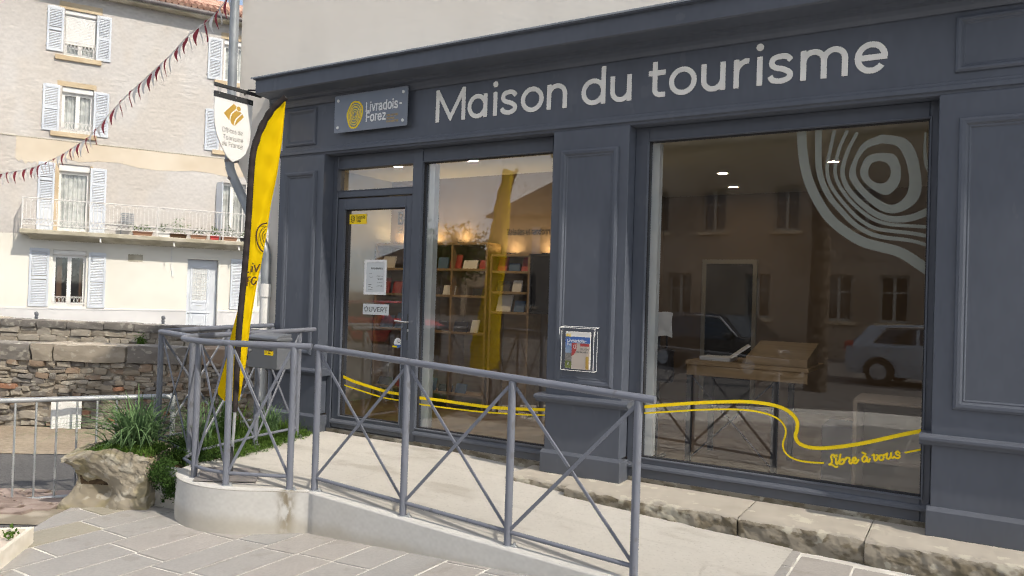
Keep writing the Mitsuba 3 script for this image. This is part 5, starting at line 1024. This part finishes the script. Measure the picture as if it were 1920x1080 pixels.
for k, (px, z, lb) in enumerate([(742, zA, 'behind the door glass'), (812, zA, 'at the left of the narrow window'), (862, zA, 'beside the flag reflection'), (957, zB, 'over the magazine rack'), (1022, zB, 'over the black screen')]):
    x = at(px, 460, 2.08)[0]; Lp = thing('display_lamp', f'small warm uplight on top of the shelving {lb}', 'lamp', 'uplights on the shelving')
    add(Lp + '__housing', tube([(x, 2.105, z + .001), (x, 2.105, z + .02)], .05, 14), 'black_steel'); lamp(Lp + '__lens', (x, 2.105, z + .0215), .042, True, 17.0)
for k, (x, y, lb) in enumerate([(-2.3, 2.9, 'brightest in the large window, near its left side'), (-1.15, 2.6, 'seen through the frosted rings'), (-2.45, 3.9, 'further back below the bright one'), (-4.45, 1.25, 'inside above the magazine rack'), (-5.45, 1.25, 'inside above the oak shelf unit')]):
    Lp = thing('ceiling_spot', f'round recessed ceiling spot {lb}', 'lamp', 'ceiling spots in the shop')
    add(Lp + '__ring', tube([(x, y, 3.062), (x, y, 3.052)], .075, 18), 'white_pvc'); lamp(Lp + '__lens', (x, y, 3.050), .055, False, 14.0 if y > 2 else 48.0, (1.0, .74, .42))
Tb = thing('display_table', 'pale wooden table on black legs with crossed rods inside the large window', 'table')
tx0, tx1, ty0, ty1, tz = -1.98, -1.02, .82, 1.55, 1.175
add(Tb + '__top', cbx(tx0, tx1, ty0, ty1, tz - .035, tz, .004), 'oak'); add(Tb + '__apron', [cbx(tx0 + .01, tx1 - .01, ty0 + .012, ty0 + .03, tz - .12, tz - .035, .003)], 'oak')
for x in (tx0 + .03, tx1 - .25):
    for y in (ty0 + .05, ty1 - .05): add(Tb + '__leg', cbx(x - .022, x + .022, y - .022, y + .022, .335, tz - .035, .003), 'black_steel')
for p, q in (((tx0 + .03, .36), (tx1 - .25, tz - .12)), ((tx0 + .03, tz - .12), (tx1 - .25, .36))): add(Tb + '__rod', tube([(p[0], ty0 + .05, p[1]), (q[0], ty0 + .05, q[1])], .007, 6), 'black_steel')
Bx = thing('display_box', 'slanted pale display box on the right half of the wooden table', 'box')
add(Bx + '__body', trimesh.convex.convex_hull(np.array([(x, y, z) for x in (-1.50, -1.04) for y, z in ((.86, tz + .001), (.86, tz + .06), (1.35, tz + .001), (1.35, tz + .17))])), 'oak'); add(Bx + '__card', flatbar((-1.66, 1.0, tz + .03), (-1.52, 1.05, tz + .14), .01, .2), 'book_white')
Pr = thing('paper_stack', 'stack of white papers on the left half of the wooden table', 'paper'); add(Pr, lump(-1.9, -1.65, .95, 1.2, tz + .001, tz + .03, .05, .003, 3, 3), 'book_white')
Bg_ = thing('tote_bag', 'black bag hanging at the left edge inside the large window', 'bag'); add(Bg_ + '__body', lump(-2.33, -2.08, .75, .86, .98, 1.26, .3, .012, 5, 4), 'black_cloth', smooth=60); add(Bg_ + '__strap', tube(spline([(-2.28, .8, 1.24), (-2.26, .8, 1.42), (-2.15, .8, 1.42), (-2.13, .8, 1.24)], 5), .008, 6), 'black_cloth')
Ps = thing('poster', 'white folded poster high at the left edge inside the large window', 'poster'); add(Ps, lump(-2.28, -2.02, .60, .615, 1.36, 1.56, .05, .02, 15, 5), 'book_white')
St = thing('bag_stand', 'thin black stand with a crossed foot under the black bag', 'stand'); add(St + '__pole', tube([(-2.2, .8, .34), (-2.2, .8, 1.45)], .012, 8), 'black_steel'); add(St + '__arm', tube([(-2.25, .8, 1.45), (-2.1, .8, 1.45)], .01, 8), 'black_steel'); add(St + '__foot', [cbx(-2.38, -2.02, .78, .82, .336, .355, .003), cbx(-2.22, -2.18, .60, 1.0, .337, .353, .003)], 'black_steel')
Cn = thing('cabinet', 'low brown open cabinet in the lower right corner inside the large window', 'cabinet')
add(Cn + '__side', cbx(-.66, -.635, .42, .85, .336, 1.0, .003), 'room_paint'); add(Cn + '__side', cbx(-.20, -.175, .42, .85, .336, 1.0, .003), 'room_paint'); add(Cn + '__top', cbx(-.66, -.175, .42, .85, 1.0, 1.025, .003), 'room_paint'); add(Cn + '__shelf', cbx(-.635, -.20, .44, .85, .60, .625, .003), 'room_paint'); add(Cn + '__back', bx(-.64, -.19, .85, .86, .336, 1.0), 'room_paint')
add(Cn + '__panel', cbx(-.86, -.665, .44, .80, .336, .82, .003), 'book_dark')
Id = thing('inner_door', 'dark doorway in the back wall seen through the large window', 'door'); a, b = at(1326, 495, 4.59), at(1408, 640, 4.59); add(Id + '__leaf', cbx(a[0], b[0], 4.57, 4.60, .336, a[2], .004), 'black_screen'); add(Id + '__frame', ringpanel(a[0] - .06, b[0] + .06, .336, a[2] + .06, [(0, 0), (.002, .03), (.055, .03), (.06, .0)], fill=False), 'room_grey', M=facade(4.6))

# ------------------------------------------------------------------ the street behind the camera, seen mirrored in the shop windows
def refl(px, py, yv): q = at(px, py, yv); return q[0], .30 - yv, q[2]
def car(label, paint, x, y, yaw, L=4.3, Wd=1.78, Hh=1.52, tail=.3):
    Ca = thing('parked_car', label, 'car', 'cars parked across the street'); M = np.eye(4); c, s = cos(yaw), sin(yaw); M[:2, :2] = [[c, -s], [s, c]]; M[:3, 3] = (x, y, -.15)
    h, w = L / 2, Wd / 2
    sec = lambda pts, ww: [(px, sy * ww * k, z) for px, z, k in pts for sy in (-1, 1)]
    lower = trimesh.convex.convex_hull(np.array(sec([(-h + .05, .25, .9), (-h, .45, .93), (-h + .04, .88, .95), (h - .95, .95, .96), (h - .25, .78, .86), (h - .02, .58, .84), (h, .35, .84), (h - .1, .22, .85), (0, .2, .98), (0, .55, 1.0), (-1, .9, 1.0), (1, .9, 1.0)], w)))
    cab = trimesh.convex.convex_hull(np.array(sec([(-h + .08, .86, .9), (-h + tail, Hh - .06, .74), (-.4, Hh, .76), (.35, Hh - .03, .75), (h - 1.15, .94, .88)], w)))
    arch = [trimesh.creation.cylinder(.36, Wd * 1.2, transform=trimesh.transformations.translation_matrix((q, 0, .31)) @ trimesh.transformations.rotation_matrix(PI / 2, (1, 0, 0))) for q in (-h + .78, h - .85)]
    body = trimesh.boolean.union([lower, cab], engine='manifold'); body = trimesh.boolean.difference([body] + arch, engine='manifold')
    add(Ca + '__body', body, paint, smooth=30, M=M)
    k = .006
    for sy in (-1, 1):
        side = lambda px, z, kk: (px, sy * (w * kk + k), z)
        for pts in ([(-h + .42 + tail * .4, .98, .875), (-h + .62 + tail * .6, Hh - .14, .775), (-.52, Hh - .10, .79), (-.50, .98, .89)], [(-.42, .98, .89), (-.44, Hh - .10, .79), (.30, Hh - .13, .782), (h - 1.35, .98, .885)]):
            add(Ca + '__window', (np.array([side(*p) for p in pts]), np.array([(0, 1, 2, 3)])), 'car_glass', M=M)
        add(Ca + '__window_trim', tube([side(-h + .42 + tail * .4, .975, .885), side(-h + .60 + tail * .6, Hh - .11, .78), side(-.45, Hh - .065, .79), side(.32, Hh - .10, .785), side(h - 1.25, .97, .89)], .026, 5), 'chrome', M=M)
        add(Ca + '__headlight', lump(h - .42, h - .06, sy * w * .55 - .14, sy * w * .55 + .20 * (1 if sy > 0 else .6), .60, .76, .6, .0, 1, 3), 'chrome', smooth=60, M=M)
        add(Ca + '__tail_light', lump(-h - .02, -h + .18, sy * w * .78 - .12, sy * w * .78 + .12, .72, 1.0, .5, .0, 1, 3), 'lamp_red', smooth=60, M=M)
        add(Ca + '__mirror', lump(h - 1.55, h - 1.38, sy * (w * .95 + .08) - .09, sy * (w * .95 + .08) + .09, .95, 1.08, .5, 0, 1, 3), paint, smooth=60, M=M)
        for q in (-h + .78, h - .85):
            wh = numbered(Ca + '__wheel'); add(wh, tube([(q, sy * (w - .22), .31), (q, sy * (w - .19), .31), (q, sy * (w - .03), .31), (q, sy * w, .31)], [.28, .31, .31, .29], 20), 'rubber', smooth=40, M=M)
            add(wh + '__rim', tube([(q, sy * (w - .01), .31), (q, sy * (w + .006), .31)], [.20, .19], 16), 'galvanised', smooth=40, M=M)
    add(Ca + '__windscreen', (np.array([(h - 1.20, -w * .80, .97), (h - 1.20, w * .80, .97), (.40, w * .69, Hh - .06), (.40, -w * .69, Hh - .06)]) + [.012, 0, .012], np.array([(0, 1, 2, 3)])), 'car_glass', M=M)
    add(Ca + '__rear_window', (np.array([(-h + .10, -w * .78, .98), (-h + .10, w * .78, .98), (-h + tail - .03, w * .66, Hh - .13), (-h + tail - .03, -w * .66, Hh - .13)]) + [-.012, 0, 0], np.array([(0, 1, 2, 3)])), 'car_glass', M=M)
car('black people carrier with chrome window trim, mirrored in the large window', 'car_black', -5.35, -14.3, rad(24), 4.4, 1.8, 1.54, .35)
car('pale blue white hatchback mirrored at the right side of the large window', 'car_white', -.35, -14.6, rad(12), 4.1, 1.74, 1.44, .5)
car('red hatchback mirrored in the narrow window and the door', 'car_red', -16.7, -14.2, rad(8), 4.2, 1.76, 1.52, .4)
def street_house(label, x0, x1, yf, eave, ridge, depth, rows, wall='opposite_render', hip=1.5, group=None, shutters=True):
    Hs = thing('street_house', label, 'house', group); yb = yf - depth
    sh = sbox(x0, -.2, x1, eave)
    for a, b, c, d in rows: sh = sh.difference(sbox(a, c, b, d))
    m = ext(sh, .35); m.apply_transform(fr((1, 0, 0), (0, 1, 0), (0, yf - .35, 0))); add(Hs + '__wall', [m, bx(x0, x0 + .3, yb, yf - .36, -.2, eave), bx(x1 - .3, x1, yb, yf - .36, -.2, eave), bx(x0, x1, yb, yb + .3, -.2, eave)], wall)
    ym = (yf + yb) / 2
    add(Hs + '__roof', [trimesh.convex.convex_hull(np.array([(x0 - .4, yf + .4, eave), (x1 + .4, yf + .4, eave), (x1 + .4, yb - .4, eave), (x0 - .4, yb - .4, eave), (x0 + hip, ym, ridge), (x1 - hip, ym, ridge), (x0 - .4, yf + .4, eave - .12), (x1 + .4, yf + .4, eave - .12)]))], 'slate')
    add(Hs + '__roof__chimney', cbx(x0 + hip + .4, x0 + hip + 1.1, ym - .35, ym + .35, ridge - .9, ridge + 1.0, .03), wall)
    for a, b, c, d in rows:
        wk = numbered(Hs + '__window'); add(wk, [bx(a, a + .08, yf - .24, yf - .18, c, d), bx(b - .08, b, yf - .24, yf - .18, c, d), bx(a, b, yf - .24, yf - .179, c, c + .1), bx(a, b, yf - .24, yf - .179, d - .09, d), bx((a + b) / 2 - .05, (a + b) / 2 + .05, yf - .24, yf - .17, c, d), bx(a, b, yf - .235, yf - .175, c + (d - c) * .62, c + (d - c) * .62 + .05)], 'room_grey')
        add(wk + '__pane', bx(a, b, yf - .27, yf - .26, c, d), 'car_glass'); add(wk + '__sill', cbx(a - .12, b + .12, yf - .2, yf + .08, c - .12, c, .01), 'sill_stone')
        if shutters and c > 1.5:
            for u in (a - (b - a) * .52, b + .02): add(Hs + '__shutter', cbx(u, u + (b - a) * .5, yf + .004, yf + .04, c, d, .01), 'shutter_paint')
YF = -22.5; yv = .30 - YF
g0 = lambda px, py: (at(px, py, yv)[0], at(px, py, yv)[2])
lo = []
for px in (1275, 1420, 1572, 1677, 1800): x, z = g0(px, 540); lo.append((x - .45, x + .45, 1.15, 2.75))
upr = [(x - .45, x + .45, 4.3, 5.9) for x in (-12.8, -10.4, -8.2, -5.6, -3.0, -.6, 1.8)]
street_house('plain beige house with white windows, mirrored in the large window', -14.6, 4.5, YF, 7.6, 10.5, 9, lo + upr, hip=4.5, shutters=False)
street_house('beige house with a stepped roof, mirrored at the right of the narrow window', -20.0, -14.8, YF - 3.5, 5.6, 8.4, 8, [(-18.6, -17.7, 1.2, 2.8), (-16.9, -16.0, 1.2, 2.8), (-17.5, -16.6, 3.7, 5.0)], 'far_render', hip=2.3)
street_house('low far house mirrored behind the red car', -46, -36, -46, 4.2, 6.0, 8, [(-44, -43, 1.2, 2.6), (-40, -39, 1.2, 2.6)], 'far_render', hip=1)
street_house('long low far house mirrored left of the flag', -33, -24, -48, 4.6, 6.4, 8, [(-31, -30, 1.2, 2.6), (-28, -27, 1.2, 2.6)], 'far_render', hip=1)
def tree(label, x, y, h, cr, trunk_r, seed, cz, n=2600, size=.22):
    Te = thing('street_tree', label, 'tree'); r = np.random.default_rng(seed)
    limbs = [tube([(x, y, -.2), (x + .05, y, h * .25), (x - .04, y + .03, h * .5), (x, y, h * .8)], [trunk_r * 1.25, trunk_r, trunk_r * .8, trunk_r * .3], 12)]
    tips = []
    for k in range(9):
        a = k * 2.4; z0 = h * ((.36 if h < 9 else .58) + (.05 if h < 9 else .03) * k); p = np.array([x, y, z0]); q = np.array([x + cr * .85 * cos(a), y + cr * .85 * sin(a), min(h, z0 + cr * (.5 + .3 * r.random()))]); tips += [p * .4 + q * .6, q]; limbs.append(tube([p, p * .5 + q * .5 + [0, 0, .15], q], [trunk_r * .4, trunk_r * .25, trunk_r * .08], 7))
    add(Te + '__trunk', limbs, 'bark', smooth=40)
    cl = np.array(tips + [(x, y, h)]); pts = cl[r.integers(len(cl), size=n)] + r.normal(size=(n, 3)) * cr * .22
    add(Te + '__crown', leaves(pts, size, 1.8, seed), 'tree_leaf', kind='stuff')
tree('street tree with a dark trunk mirrored in the middle of the large window', -2.75, -11.6, 11.5, 2.6, .19, 5, 5)
tree('round far tree mirrored between the low far houses', -35, -43, 6.0, 2.6, .2, 6, 4, 2000, .35)
